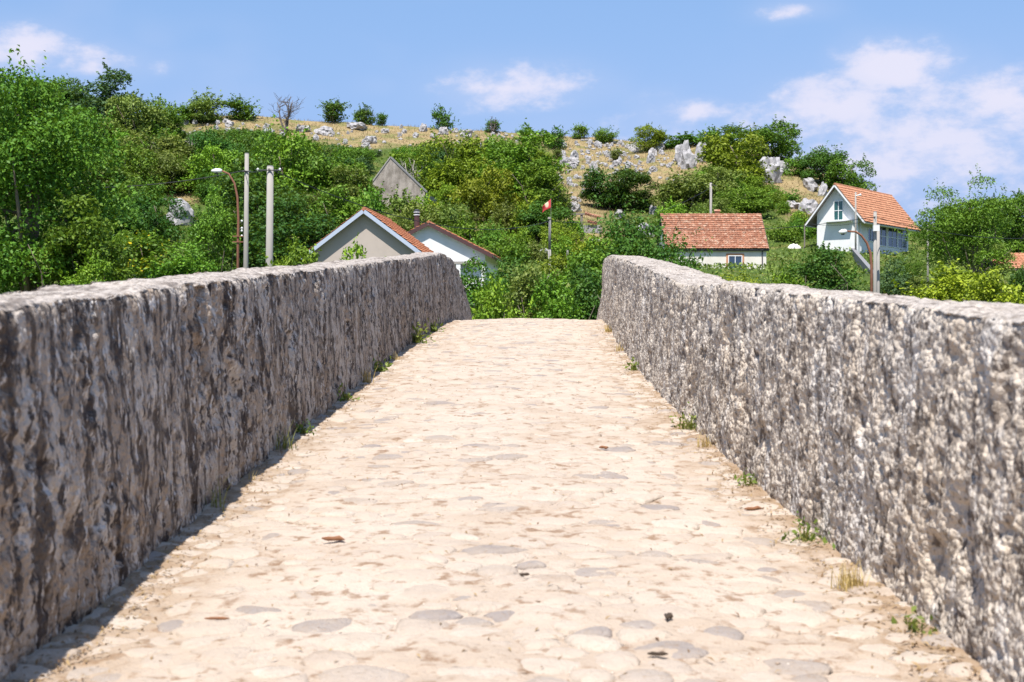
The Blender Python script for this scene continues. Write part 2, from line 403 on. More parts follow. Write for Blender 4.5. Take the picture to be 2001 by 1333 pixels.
# ------------------------------------------------------------------ parapets
def parapet_fn(left):
    def fn(g):
        co = g.coord(); st = g.coord(scale=(1, 1, .28))
        big = g.noise(co, 1.6, 4); mid = g.noise(co, 7, 5, .6); fine = g.noise(co, 42, 4, .65)
        streak = g.noise(g.coord(scale=(1, 1, .16)), 9.0, 4, .6); blot = g.noise(st, 4.2, 5, .62)
        cell = g.voro(co, 34, 'Color'); cs = g.n('ShaderNodeSeparateColor', {'Color': cell}).outputs[0]
        spot = g.noise(g.coord(scale=(1, 1, .5)), 17, 5, .7); spot2 = g.noise(g.coord(scale=(1, 1, .4)), 24, 4, .68); spot3 = g.noise(co, 62, 3, .7)
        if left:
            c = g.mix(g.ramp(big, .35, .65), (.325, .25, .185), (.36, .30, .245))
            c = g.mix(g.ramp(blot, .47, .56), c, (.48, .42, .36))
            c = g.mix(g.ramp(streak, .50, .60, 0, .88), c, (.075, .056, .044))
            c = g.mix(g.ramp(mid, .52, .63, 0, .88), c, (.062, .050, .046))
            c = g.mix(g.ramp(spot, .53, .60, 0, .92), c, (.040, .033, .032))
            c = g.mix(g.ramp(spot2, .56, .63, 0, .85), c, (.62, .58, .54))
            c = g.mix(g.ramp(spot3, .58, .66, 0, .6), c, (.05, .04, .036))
        else:
            c = g.mix(g.ramp(big, .35, .65), (.52, .425, .325), (.51, .455, .395))
            c = g.mix(g.m('MULTIPLY', cs, .8), c, (.64, .555, .455)); c = g.mix(g.ramp(blot, .52, .62, 0, .65), c, (.62, .58, .535))
            c = g.mix(g.ramp(streak, .55, .68, 0, .7), c, (.17, .135, .11))
            c = g.mix(g.ramp(mid, .54, .65, 0, .75), c, (.13, .103, .085))
            c = g.mix(g.ramp(spot, .53, .61, 0, .85), c, (.105, .082, .067))  # dark lichen flecks, with the shade of small pits put into the colour
            c = g.mix(g.ramp(spot3, .57, .66, 0, .65), c, (.12, .095, .075))
            c = g.mix(g.ramp(spot2, .60, .68, 0, .7), c, (.70, .65, .59))
        up = g.n('ShaderNodeSeparateXYZ', {'Vector': g.n('ShaderNodeNewGeometry').outputs['True Normal']}).outputs[2]
        top_lit = g.mix(g.ramp(fine, .42, .66), (.50, .445, .395), (.22, .185, .155)); top_lit = g.mix(g.ramp(mid, .50, .64, 0, .75), top_lit, (.17, .14, .12))
        c = g.mix(g.ramp(up, .55, .9, 0, .85), c, top_lit)       # sunlit look of the top put into the colour of upward faces
        h = g.m('ADD', g.m('MULTIPLY', fine, .6), g.m('MULTIPLY', g.voro(co, 46), -.8))
        return bsdf(g, c, .93, h, 1.0, .016, .15)
    return fn
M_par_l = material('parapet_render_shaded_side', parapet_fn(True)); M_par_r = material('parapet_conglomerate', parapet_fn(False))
def build_parapet(side, xf, hf, mat, label, thick, seed, outer_rise):
    ys = [-20.0]
    while ys[-1] < 2.5: ys.append(ys[-1]+.2)
    while ys[-1] < 33: ys.append(ys[-1]+max(.010, .0030*ys[-1]))
    while ys[-1] < 47: ys.append(ys[-1]+.3)
    ys = np.array(ys); ns = len(ys)
    # arc length parameters: inner face 0..1, top 1..2, outer 2..3
    ti = np.linspace(0, 1, 120); tt = np.linspace(1, 2, 52)[1:]; to = np.linspace(2, 3, 20)[1:]
    T = np.concatenate([ti, tt, to]); S, TT = np.meshgrid(ys, T, indexing='ij')
    s = S.ravel(); t = TT.ravel(); x0 = xf(s); h = hf(s); zb = path_z(s)
    crumble = 0.028*fbm(np.stack([s*1.1, 0*s+seed, 0*s], 1), 4)+0.017*fbm(np.stack([s*6, 0*s+seed, 0*s], 1), 3)
    h = h+crumble; low = -.22
    a = np.clip(t, 0, 1); b = np.clip(t-1, 0, 1); c = np.clip(t-2, 0, 1)
    # rounded shoulders: arcs of radius rd at both top corners
    rd = 0.055+0.02*fbm(np.stack([s*2.3, 0*s+seed+7, 0*s], 1), 2)
    tilt = outer_rise
    zz = low+(h-low)*a-c*(h+3.2); lat = thick*b
    di = np.where(t <= 1, (h-low)*(1-a), thick*b); q1 = np.clip(1-di/rd, 0, 1)
    lat = lat+np.where(t <= 1, rd*.42*q1**2, 0); zz = zz-np.where((t > 1) & (t < 2), rd*.42*q1**2, np.where(t <= 1, rd*.42*q1**2*0, 0))
    do = np.where(t >= 2, (h+3.2)*c, thick*(1-b)); q2 = np.where(t > 1.3, np.clip(1-do/rd, 0, 1), 0)
    lat = lat-np.where(t >= 2, rd*.42*q2**2, 0); zz = zz-np.where((t > 1) & (t < 2), rd*.42*q2**2, 0)
    zz = zz-np.where(np.abs(t-1) < 1e-9, rd*.42, 0)-np.where(np.abs(t-2) < 1e-9, rd*.42, 0)*0
    zz = zz+tilt*b*(t > 1); lat = lat+.06*a*(1-c)
    nl = np.where(t <= 1, -1.0, np.where(t >= 2, 1.0, np.cos(math.pi*(1-b))))*np.where((t > 1) & (t < 2), np.abs(2*b-1)**6, 1)
    nz = np.where((t > 1) & (t < 2), 1-np.abs(2*b-1)**6*.7, 0.0)
    arc = np.where(t <= 1, zz, np.where(t <= 2, 1.1+b*thick, 1.7+c*3))
    p = np.stack([s, arc, 0*s+seed*5.5], 1)
    fr = 1.5 if side > 0 else 1.25
    f1, f2, idv = worley2(s*17*fr+.6*fbm(p*9, 2), arc*(17 if side > 0 else 16)*fr, seed)            # pebbles of the conglomerate
    g1, g2, idw = worley2(s*5.2+.5*fbm(p*3, 2), arc*4.6, seed+3)        # bigger lumps
    k1, k2, idk = worley2(s*48, arc*42, seed+5)
    smooth = np.clip(fbm(np.stack([s*1.5, arc*.8, 0*s+seed+3.3], 1), 3)*3.2+.35, 0, 1)     # plastered patches keep less relief
    amp = .74 if side > 0 else .30+.58*(1-smooth)
    warp = fbm(p*np.array([7, 6, 1.0])+3, 3)
    d = 0.040*fbm(p*1.1, 3)+(.026 if side > 0 else .028)*(0.55-g1)*amp*(.4+idw)+amp*((.022 if side > 0 else .022)*(.5-f1)*(.25+idv)+(.010 if side > 0 else .014)*(.5-k1)*(idk+.2))
    d = d+amp*(.012 if side > 0 else .013)*warp+amp*.012*fbm(p*np.array([28, 26, 1.0])+11, 2)
    pits = np.clip((fbm(p*np.array([2.9, 2.3, 1])+31, 3)-.22)*3.5, 0, 1); d = d-pits*(.06 if side > 0 else .05)*amp
    holes = np.clip((fbm(p*np.array([10, 9, 1])+57, 2)-.20)*4.5, 0, 1); d = d-holes*(.026 if side > 0 else .030)*amp
    d = d-0.03*np.clip((.16-a)/.16, 0, 1)*(t < 1)*fbm(p*5+8, 2)
    base_mask = np.where(t >= 2.05, .8, np.where((t > 1.02) & (t < 1.98), .62, 1.0)); d = d*base_mask
    lat = lat+nl*d; zz = zz+nz*d*.9
    x = x0+side*lat; z = zb+zz
    jit = 0.004*fbm(p*30, 2)
    i = np.arange(ns*len(T)).reshape(ns, len(T))
    q = np.stack([i[:-1, :-1], i[:-1, 1:], i[1:, 1:], i[1:, :-1]], -1).reshape(-1, 4)
    if side < 0: q = q[:, ::-1]
    me = fast_mesh('parapet_wall', np.stack([x, s+jit, z], 1), q, mat, True)
    tag(obj('parapet_wall', me), label, 'wall', 'parapets of the bridge', 'thing')
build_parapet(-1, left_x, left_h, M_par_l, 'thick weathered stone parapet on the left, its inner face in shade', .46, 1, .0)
build_parapet(1, right_x, right_h, M_par_r, 'thick rough stone parapet on the right, its pitted inner face in sunlight', .50, 2, -.025)

# ------------------------------------------------------------------ foliage materials
def leaf_fn(c1, c2, c3=None, c3amt=0.0):
    def fn(g):
        t = g.n('ShaderNodeAttribute', attribute_name='tint').outputs['Fac']
        r = g.n('ShaderNodeObjectInfo').outputs['Random']
        c = g.mix(t, c1, c2)
        if c3: c = g.mix(g.ramp(t, 1-c3amt-.02, 1-c3amt), c, c3)
        hs = g.n('ShaderNodeHueSaturation', {'Hue': g.m('ADD', g.m('MULTIPLY', r, .035), .482), 'Saturation': 1.0,
                 'Value': g.m('ADD', g.m('MULTIPLY', g.m('FRACT', g.m('MULTIPLY', r, 7.3)), .45), .80), 'Color': c}).outputs[0]
        b = g.n('ShaderNodeBsdfPrincipled', {'Base Color': hs, 'Roughness': .55, 'Specular IOR Level': .25})
        tr = g.n('ShaderNodeBsdfTranslucent', {'Color': g.mix(.6, hs, (.26, .38, .02), 'MIX')})
        return g.n('ShaderNodeMixShader', {0: .16, 1: b.outputs[0], 2: tr.outputs[0]}).outputs[0]
    return fn
LEAF = {
 'bright': material('leaf_bright', leaf_fn((0.073, 0.170, 0.011), (0.218, 0.370, 0.027))),
 'mid': material('leaf_mid', leaf_fn((0.053, 0.139, 0.011), (0.151, 0.277, 0.025))),
 'dark': material('leaf_dark', leaf_fn((0.027, 0.085, 0.011), (0.087, 0.185, 0.024))),
 'yellow': material('leaf_yellow', leaf_fn((0.127, 0.185, 0.011), (0.296, 0.370, 0.021))),
 'olive': material('leaf_olive', leaf_fn((0.087, 0.139, 0.021), (0.200, 0.254, 0.049))),
 'blue': material('leaf_blue', leaf_fn((0.034, 0.092, 0.027), (0.099, 0.180, 0.063))),
 'flower': material('leaf_flowering', leaf_fn((0.078, 0.157, 0.012), (0.209, 0.305, 0.024), (.66, .48, .02), .06)),
}
M_bark = material('bark', lambda g: bsdf(g, g.mix(g.noise(g.coord(scale=(1, 1, .2)), 14, 5), (.10, .075, .055), (.24, .20, .16)), .95, g.noise(g.coord(scale=(1, 1, .2)), 22, 4), .8, .03, .1))
M_dead = material('dead_wood', lambda g: bsdf(g, g.mix(g.noise(g.coord(), 6, 4), (.26, .22, .18), (.50, .46, .41)), .95, None))
M_deadk = material('dark_dead_wood', lambda g: bsdf(g, g.mix(g.noise(g.coord(), 6, 4), (.09, .075, .065), (.20, .17, .15)), .95, None))

# ------------------------------------------------------------------ tree builder
def leaves(P, O, size, seed, up=.55, outw=.55, rnd=.75, asp=.5):
    """P (n,3) leaf positions, O (n,3) outward directions -> verts, faces, tint"""
    r = np.random.default_rng(seed); n = len(P)
    nrm = O*outw+np.array([0, 0, up])+r.normal(size=(n, 3))*rnd; nrm /= np.linalg.norm(nrm, axis=1)[:, None]
    ax = r.normal(size=(n, 3))+O*.8-np.array([0, 0, .3]); ax -= nrm*(ax*nrm).sum(1)[:, None]; ax /= np.linalg.norm(ax, axis=1)[:, None]
    sd = np.cross(nrm, ax); L = size*r.uniform(.6, 1.35, n)[:, None]; W = L*asp
    v = np.stack([P-ax*L*.5, P+sd*W*.5+nrm*L*.10, P+ax*L*.5-nrm*L*.12, P-sd*W*.5+nrm*L*.10], 1).reshape(-1, 3)
    b = np.arange(n)[:, None]*4; q = b+np.array([[0, 1, 2, 3]])
    return v, q
def make_crown(name, seed, blobs, nleaf, size, asp=.5, sprig=.12, sprig_len=1.0, up=.55):
    r = np.random.default_rng(seed); B = np.array([b[:3] for b in blobs]); RR = np.array([b[3:6] for b in blobs])
    w = (RR.prod(1))**(2/3); cnt = np.maximum((w/w.sum()*nleaf).astype(int), 8); Ps, Os, Ts = [], [], []
    for c, rad, k in zip(B, RR, cnt):
        d = r.normal(size=(k, 3)); d[:, 2] = np.where(d[:, 2] < -.75, -d[:, 2]*.7, d[:, 2]); d /= np.linalg.norm(d, axis=1)[:, None]
        lump = 1+.28*perlin(d*2.3+c*1.7+seed)
        rr = (r.uniform(0, 1, k)**.28)*lump
        Ps.append(c+d*rad*rr[:, None]); Os.append(d); Ts.append(np.clip(r.uniform(.25, .75)+r.normal(size=k)*.22, 0, 1))
        m = int(k*sprig)
        if m > 6:                                   # shoots that break the outline
            for _ in range(max(1, m//9)):
                e = r.normal(size=3); e[2] = abs(e[2])*1.2; e /= np.linalg.norm(e); st = c+e*rad*.9
                u = r.uniform(0, 1, 9)[:, None]; ln = rad.mean()*sprig_len*r.uniform(.4, 1)
                Ps.append(st+(e+np.array([0, 0, .35]))*u*ln+r.normal(size=(9, 3))*ln*.06); Os.append(np.repeat(e[None], 9, 0)+r.normal(size=(9, 3))*.6); Ts.append(r.uniform(.4, 1, 9))
    P = np.concatenate(Ps); O = np.concatenate(Os); v, q = leaves(P, O, size, seed+1, up=up, asp=asp)
    me = fast_mesh(name, v, q, LEAF['mid']); attr(me, 'tint', np.concatenate(Ts)[:len(me.polygons)]); return me
def make_trunk(name, seed, H, blobs, r0, stems=1, limbs=9, mat=None):
    q = random.Random(seed); mb = MB()
    for sidx in range(stems):
        lean = Vector((q.uniform(-.12, .12), q.uniform(-.12, .12), 1)) if stems == 1 else Vector((q.uniform(-.45, .45), q.uniform(-.45, .45), 1))
        hh = H*q.uniform(.62, .8); base = Vector((q.uniform(-.1, .1), q.uniform(-.1, .1), -.5)) if stems > 1 else Vector((0, 0, -.5))
        pts = [base]; n = 6
        for k in range(1, n): pts.append(base+lean*hh*k/(n-1)+Vector((q.uniform(-1, 1), q.uniform(-1, 1), 0))*H*.018*k)
        rs = [r0*(1-.8*k/(n-1))*(.7 if stems > 1 else 1) for k in range(n)]; rs[0] *= 1.25
        mb.tube(pts, rs, 7)
        for b in q.sample(blobs, min(limbs//stems+1, len(blobs))):
            k = q.randrange(1, n-1); s = pts[k]; e = Vector(b[:3]); m = (s+e)/2+Vector((q.uniform(-.1, .1), q.uniform(-.1, .1), -.05))*H*.5
            mb.tube([s, s.lerp(m, .6)*.5+(s.lerp(e, .33))*.5, m.lerp(e, .5), e], [rs[k]*.6, rs[k]*.45, rs[k]*.28, .012], 5)
    return mesh_from(name, mb.v, mb.f, mat or M_bark, True)
def ell_blobs(seed, n, cz, rx, rz, br, flat=.8, inner=.35, shape=None):
    q = random.Random(seed); out = []
    for k in range(n):
        while True:
            d = Vector((q.gauss(0, 1), q.gauss(0, 1), q.gauss(0, 1)))
            if d.length > .1: break
        d.normalize(); rr = q.uniform(inner, .86); s = 1.0
        p = Vector((d.x*rx*rr, d.y*rx*rr, cz+d.z*rz*rr))
        if shape: s = shape(p.z)
        b = br*q.uniform(.65, 1.3)
        out.append((p.x*s, p.y*s, p.z, b, b, b*flat))
    return out
KIND = {}
def kind(name, H, W, seed, nb, cz, rx, rz, br, nleaf, size, r0, stems=1, shape=None, **kw):
    bl = ell_blobs(seed, nb, cz, rx, rz, br, kw.pop('flat', .8), kw.pop('inner', .35), shape)
    limbs = kw.pop('limbs', 9); mat = kw.pop('bark', None)
    cm = make_crown(name+'_crown', seed, bl, nleaf, size, **kw)
    co = np.empty(len(cm.vertices)*3, np.float32); cm.vertices.foreach_get('co', co); co = co.reshape(-1, 3)
    H2 = float(np.percentile(co[:, 2], 99.3)); W2 = float(np.percentile(np.abs(co[:, :2]), 97))*2
    KIND[name] = (H2, W2, make_trunk(name+'_trunk', seed, H, bl, r0, stems, limbs, mat), cm)
for k in range(3): kind('round%d' % k, 5.2, 5.0, 11+k, 40, 2.2, 2.25, 2.5, .66, 7500, .20, .13, 1, flat=.92)
for k in range(2): kind('tall%d' % k, 7.0, 4.4, 21+k, 40, 3.4, 1.95, 3.4, .64, 7500, .20, .14, 1, sprig=.16, flat=.95)
for k in range(3): kind('shrub%d' % k, 2.6, 3.2, 31+k, 24, 1.0, 1.4, 1.2, .50, 3000, .17, .04, 5, sprig=.30, sprig_len=1.3)
for k in range(2): kind('upright%d' % k, 2.6, 2.0, 41+k, 18, 1.0, .75, 1.2, .36, 1500, .15, .035, 6, sprig=.6, sprig_len=1.7)
kind('airy0', 8.6, 9.0, 51, 64, 5.0, 4.0, 3.3, .92, 14000, .20, .16, 2, flat=.5, asp=.35, sprig=.14, limbs=26, inner=.2)
kind('big0', 12.4, 7.6, 61, 110, 6.0, 3.4, 6.0, .88, 36000, .155, .30, 1, sprig=.05, up=.4, flat=.85, asp=.55)
kind('bank0', 4.4, 4.4, 71, 44, 2.1, 2.1, 2.0, .50, 8500, .15, .06, 4, sprig=.12, asp=.6, flat=.85)
kind('bank1', 4.4, 4.4, 72, 44, 2.1, 2.1, 2.0, .49, 8500, .14, .06, 4, sprig=.16, asp=.6, flat=.85)
kind('fruit0', 4.6, 5.2, 81, 38, 2.2, 2.4, 2.0, .56, 8500, .15, .10, 3, sprig=.45, sprig_len=1.9)
kind('fruit1', 4.6, 5.2, 82, 38, 2.2, 2.4, 2.0, .56, 8500, .15, .10, 3, sprig=.4, sprig_len=1.7)
kind('shoots0', 2.6, 4.0, 91, 26, 1.0, 1.8, 1.2, .40, 5200, .11, .03, 7, sprig=.6, sprig_len=2.4)
for k in range(2): kind('bushy%d' % k, 5.6, 3.2, 101+k, 54, 2.6, 1.5, 2.7, .50, 11000, .135, .08, 3, sprig=.14, asp=.58, flat=.9)
NV = 0
def tree(kd, base, h, w, pal, label, name='tree', cat='tree', group=None, sink=.15, rz=None):
    global NV
    H, W, tm, cm = KIND[kd]; NV += 1; q = random.Random(NV*13+5)
    if kd[:4] in ('roun', 'tall', 'shru', 'upri') and sink < .5: sink = sink+.16*h
    root = empty(name, base-Vector((0, 0, sink)), q.uniform(0, 6.28) if rz is None else rz)
    root.scale = (w/W, w/W, (h+sink)/H)
    obj('trunk', tm, root); c = obj('crown', cm, root); set_mat(c, LEAF[pal])
    return tag(root, label, cat, group)
def tree_px(kd, cx, top, bot, wpx, pal, label, d=None, **kw):
    """crown spanning photo rows top..bot; d given: stands at that distance on the ground whatever hides its foot"""
    if d is None: b = hit(cx, bot)
    else: b = ground_at(cx, d)
    d = b.y; topz = ZC+(666.5-top)/F*d; h = max(.6, topz-b.z)
    if h*F/(wpx*d) > 1.35 and kd not in ('big0', 'airy0'): kd = 'bushy%d' % (int(cx) % 2); wpx *= 1.08
    return tree(kd, b, h, wpx/F*d, pal, label, **kw)

# ------------------------------------------------------------------ houses
M_white = material('white_render', lambda g: bsdf(g, g.mix(g.ramp(g.noise(g.coord(), 1.2, 4), .4, .7), (.80, .80, .79), (.72, .72, .71)), .9, g.noise(g.coord(), 40, 3), .2, .01, .1))
M_cream = material('cream_render', lambda g: bsdf(g, g.mix(g.ramp(g.noise(g.coord(), .9, 5), .4, .75), (.78, .73, .65), (.68, .62, .54)), .9, g.noise(g.coord(), 30, 3), .3, .01, .1))
M_taupe = material('taupe_render', lambda g: bsdf(g, g.mix(g.ramp(g.noise(g.coord(), 1.3, 5, .6), .4, .75), (.50, .43, .375), (.46, .395, .345)), .92, g.noise(g.coord(), 60, 3), .25, .006, .1))
def tile_fn(c1, c2, c3, amt):
    def fn(g):
        r = g.n('ShaderNodeObjectInfo').outputs['Random']; geo = g.n('ShaderNodeNewGeometry').outputs['Position']
        t = g.n('ShaderNodeAttribute', attribute_name='tint').outputs['Fac']
        f = g.m('FRACT', g.m('ADD', r, t))
        c = g.mix(f, c1, c2); n = g.noise(geo, 2.2, 5, .7); n2 = g.noise(geo, 3.2, 5, .75)
        c = g.mix(g.ramp(n2, .50, .66, 0, amt), c, c3); c = g.mix(g.ramp(n, .58, .74, 0, amt), c, (.16, .09, .06))
        return bsdf(g, c, .85, n2, .3, .01, .15)
    return fn
M_tile = material('clay_tile', tile_fn((.40, .145, .070), (.50, .205, .105), (.56, .34, .22), .35))
M_tile_new = material('orange_clay_tile', tile_fn((.42, .185, .105), (.50, .245, .140), (.58, .36, .22), .4))
M_tile_old = material('old_clay_tile', tile_fn((.23, .095, .056), (.39, .18, .11), (.50, .37, .27), 1.0))
M_fascia = material('pale_blue_fascia', lambda g: bsdf(g, g.mix(g.noise(g.coord(), 3), (.42, .48, .60), (.50, .55, .64)), .4, None, spec=.5))
M_brown = material('dark_brown_paint', lambda g: bsdf(g, g.mix(g.noise(g.coord(), 4), (.075, .038, .040), (.11, .06, .055)), .5))
M_glass = material('window_glass', lambda g: bsdf(g, (.035, .06, .10), .05, None, spec=.9))
M_glass_g = material('green_window_glass', lambda g: bsdf(g, (.02, .085, .075), .06, None, spec=.9))
M_frame = material('white_window_frame', lambda g: bsdf(g, (.80, .81, .82), .4, None))
M_surround = material('terracotta_surround', lambda g: bsdf(g, g.mix(g.noise(g.coord(), 5), (.50, .22, .11), (.58, .29, .16)), .8))
M_conc = material('pole_concrete', lambda g: bsdf(g, g.mix(g.noise(g.coord(scale=(1, 1, .3)), 5, 5), (.29, .27, .24), (.39, .365, .33)), .9, g.noise(g.coord(), 40, 3), .3, .01))
M_conc_d = material('dark_concrete', lambda g: bsdf(g, g.mix(g.noise(g.coord(scale=(1, 1, .3)), 4, 5), (.15, .15, .16), (.30, .29, .28)), .9))
M_oldwall = material('old_grey_plaster', lambda g: bsdf(g, g.mix(g.ramp(g.noise(g.coord(scale=(1, 1, .45)), 1.4, 6, .65), .35, .65), (.22, .19, .16), (.42, .37, .32)), .95, g.noise(g.coord(), 9, 5), .5, .05, .1))
M_rust = material('rusty_steel', lambda g: bsdf(g, g.mix(g.noise(g.coord(), 9, 5), (.16, .065, .04), (.30, .14, .09)), .8))
M_metal = material('dark_metal', lambda g: bsdf(g, (.07, .07, .075), .5))
M_lampw = material('lamp_housing', lambda g: bsdf(g, g.mix(g.noise(g.coord(), 6), (.72, .73, .72), (.80, .80, .78)), .4))
M_porc = material('porcelain', lambda g: bsdf(g, (.78, .77, .74), .2, None, spec=.6))
M_wire = material('cable_black', lambda g: bsdf(g, (.035, .035, .04), .6))
M_timber = material('weathered_timber', lambda g: bsdf(g, g.mix(g.noise(g.coord(scale=(1, 1, .2)), 12, 4), (.16, .13, .11), (.30, .26, .23)), .9))
def rock_fn(g):
    geo = g.n('ShaderNodeNewGeometry').outputs['Position']; n = g.noise(geo, 1.6, 6, .65); n2 = g.noise(g.coord(scale=(1, 1, .35)), 4.5, 5, .7); r = g.n('ShaderNodeObjectInfo').outputs['Random']
    c = g.mix(g.ramp(n, .3, .7), (.28, .275, .285), (.49, .475, .475)); c = g.mix(g.ramp(n2, .52, .72, 0, .8), c, (.13, .125, .135)); c = g.mix(g.m('MULTIPLY', r, .25), c, (.42, .37, .31))
    return bsdf(g, c, .95, n2, .8, .12, .1)
M_rock = material('limestone', rock_fn)
M_stonewall = material('dry_stone', rock_fn)

# one clay tile: along u (width), v (down the slope), n (up)
def tile_verts(w, l):
    v = []; k = 5
    for vv, lift in ((-.05*l, 0.0), (l, .055)):
        for i in range(k):
            a = i/(k-1); v.append(((a-.5)*w*1.02, vv, lift+.035*math.sin(a*math.pi)))
    for i in range(k): a = i/(k-1); v.append(((a-.5)*w*1.02, l, .0+.035*math.sin(a*math.pi)-.02))
    f = [(r*k+i, r*k+i+1, (r+1)*k+i+1, (r+1)*k+i) for r in range(2) for i in range(k-1)]
    return v, f
def lay_tiles(parent, o, u, v, U, V, tw, tl, mat, mode, max_objs=0, reverse=False):
    """o ridge corner, u along ridge, v down slope"""
    o, u, v = Vector(o), Vector(u).normalized(), Vector(v).normalized(); n = u.cross(v)
    if n.z < 0: n = -n
    cu, cv = max(1, round(U/tw)), max(1, round(V/tl)); tw, tl = U/cu, V/cv
    tv, tf = tile_verts(tw, tl); q = random.Random(cu*31+cv)
    if u.cross(v).z < 0: tf = [tuple(reversed(a)) for a in tf]
    cells = [(i, j) for j in range(cv) for i in range(cu)]
    if mode == 'each':
        me = mesh_from('roof_tile', tv, tf, mat); attr(me, 'tint', [0.0]*len(tf))
        objs = cells[:max_objs]; rest = cells[max_objs:]
        for i, j in objs:
            t = bpy.data.objects.new('roof_tile', me); link(t, parent)
            p = o+u*(i+.5)*tw+v*j*tl+n*(.012+q.uniform(-.006, .006))
            t.matrix_local = Matrix(((u.x, v.x, n.x, p.x), (u.y, v.y, n.y, p.y), (u.z, v.z, n.z, p.z), (0, 0, 0, 1)))
    else: rest = cells
    if rest:
        V_, F_, T_ = [], [], []
        for i, j in rest:
            p = o+u*((i+.5)*tw+q.uniform(-.012, .012))+v*(j*tl+q.uniform(-.015, .015))+n*(.012+q.uniform(-.010, .010)); b = len(V_)
            V_ += [p+u*a+v*b_+n*c for a, b_, c in tv]; F_ += [tuple(x+b for x in f) for f in tf]; T_ += [q.random()]*len(tf)
        me = mesh_from('roof_tiles', V_, F_, mat); attr(me, 'tint', T_); tag(obj('roof_tiles', me, parent), kind='stuff')
def gable_house(name, loc, rz, w, L, hw, rise, os, of, wallm, tilem, trimm, mode='stuff', each=0, found=3.0, tw=.27, tl=.36, trim_w=.22, soffit=None, shift=0, each_side=1):
    """gable front at local y=0 spanning x in +-w/2, ridge along +y"""
    root = empty(name, loc, rz); h = w/2
    MB().prism([(-h, -found), (h, -found), (h, hw), (0, hw+rise), (-h, hw)], 0, L).build('wall', wallm, root)
    k = rise/h; cs = 1/math.hypot(1, k); th = .14
    V = (h+os)/cs; sv = Vector((cs, 0, -k*cs)); nn = Vector((k*cs, 0, cs))
    top = Vector((0, 0, hw+rise+.004))
    for s in (-1, 1):
        v = Vector((sv.x*s, 0, sv.z)); n_ = Vector((nn.x*s, 0, nn.z)); ov = (th*k*cs)*0
        rf = MB().frame_box(top+Vector((0, -of, 0)), (0, 1, 0), v, n_, 0, L+of*2, -.0, V, .002, th).build('roof', soffit or trimm, root)
        uu = Vector((0, 1, 0)); oo = top+Vector((0, -of+.02, 0))+n_*(th+.004)
        m_ = mode if s == each_side or mode != 'each' else 'stuff'
        lay_tiles(rf, oo, uu, v, L+of*2-.04, V+.05, tw, tl, tilem, m_, each)
        MB().frame_box(top+Vector((0, -of-.035, 0)), (0, 1, 0), v, n_, 0, .032, .01*s if s > 0 else 0.0, V+.02, -.06, trim_w-.06).build('barge_board', trimm, root)
        MB().frame_box(top+Vector((0, -of, 0))+v*(V+.01)+n_*(-.03), (0, 1, 0), v, n_, .01, L+of*2-.01, 0, .10, -.03, .10).build('gutter', trimm, root)
    mb = MB(); q = random.Random(5)
    nc = int((L+2*of)/.36)
    for i in range(nc):
        y0 = -of+i*(L+2*of)/nc; z = hw+rise+th*1.15
        mb.tube([(0, y0, z), (0, y0+.38, z+.02)], [.10, .12], 7)
    rc = mb.build('ridge_tiles', tilem, root); tag(rc, kind='stuff')
    return root
def window(root, o, u, n, w, h, fm, gm, cols=2, rows=1, surround=None, sill=True, bar=.06, fr=.07):
    """o = bottom centre on wall, u along wall, n outward"""
    o, u, n = Vector(o), Vector(u).normalized(), Vector(n).normalized(); z = Vector((0, 0, 1)); mb = MB()
    mb.frame_box(o, u, z, n, -w/2, -w/2+fr, 0, h, .0, .07); mb.frame_box(o, u, z, n, w/2-fr, w/2, 0, h, .0, .07)
    mb.frame_box(o, u, z, n, -w/2+fr, w/2-fr, 0, fr, .0, .068); mb.frame_box(o, u, z, n, -w/2+fr, w/2-fr, h-fr, h, .0, .068)
    for c in range(1, cols): x = -w/2+w*c/cols; mb.frame_box(o, u, z, n, x-bar/2, x+bar/2, fr, h-fr, .0, .066)
    for c in range(1, rows): y = h*c/rows; mb.frame_box(o, u, z, n, -w/2+fr, w/2-fr, y-bar/2, y+bar/2, .0, .064)
    win = mb.build('window', fm, root)
    for c in range(cols):
        for r_ in range(rows):
            MB().frame_box(o, u, z, n, -w/2+w*c/cols+.02, -w/2+w*(c+1)/cols-.02, h*r_/rows+.02, h*(r_+1)/rows-.02, .003, .022).build('pane', gm, win)
    if surround:
        s = MB(); t = .16
        s.frame_box(o, u, z, n, -w/2-t, -w/2-.002, -t, h+t, .0, .05); s.frame_box(o, u, z, n, w/2+.002, w/2+t, -t, h+t, .0, .05)
        s.frame_box(o, u, z, n, -w/2-.002, w/2+.002, h+.002, h+t, .0, .048); s.frame_box(o, u, z, n, -w/2-.002, w/2+.002, -t, -.002, .0, .09)
        s.build('surround', surround, win)
    return win
# grey gable house nearest the bridge
D1 = 75.0; ap = at(713, 408, D1); g1 = ground_at(713, D1)
H1 = gable_house('gable_house', Vector((ap.x, D1, g1.z)), R(-5.5), 6.1, 7.0, ap.z-g1.z-.2-2.28, 2.28, .42, .36, M_taupe, M_tile, M_fascia, 'each', 300, tw=.30, tl=.33, soffit=M_conc_d, trim_w=.20)
tag(H1, 'taupe rendered gable with pale blue barge boards and orange tiles behind the left parapet', 'house')
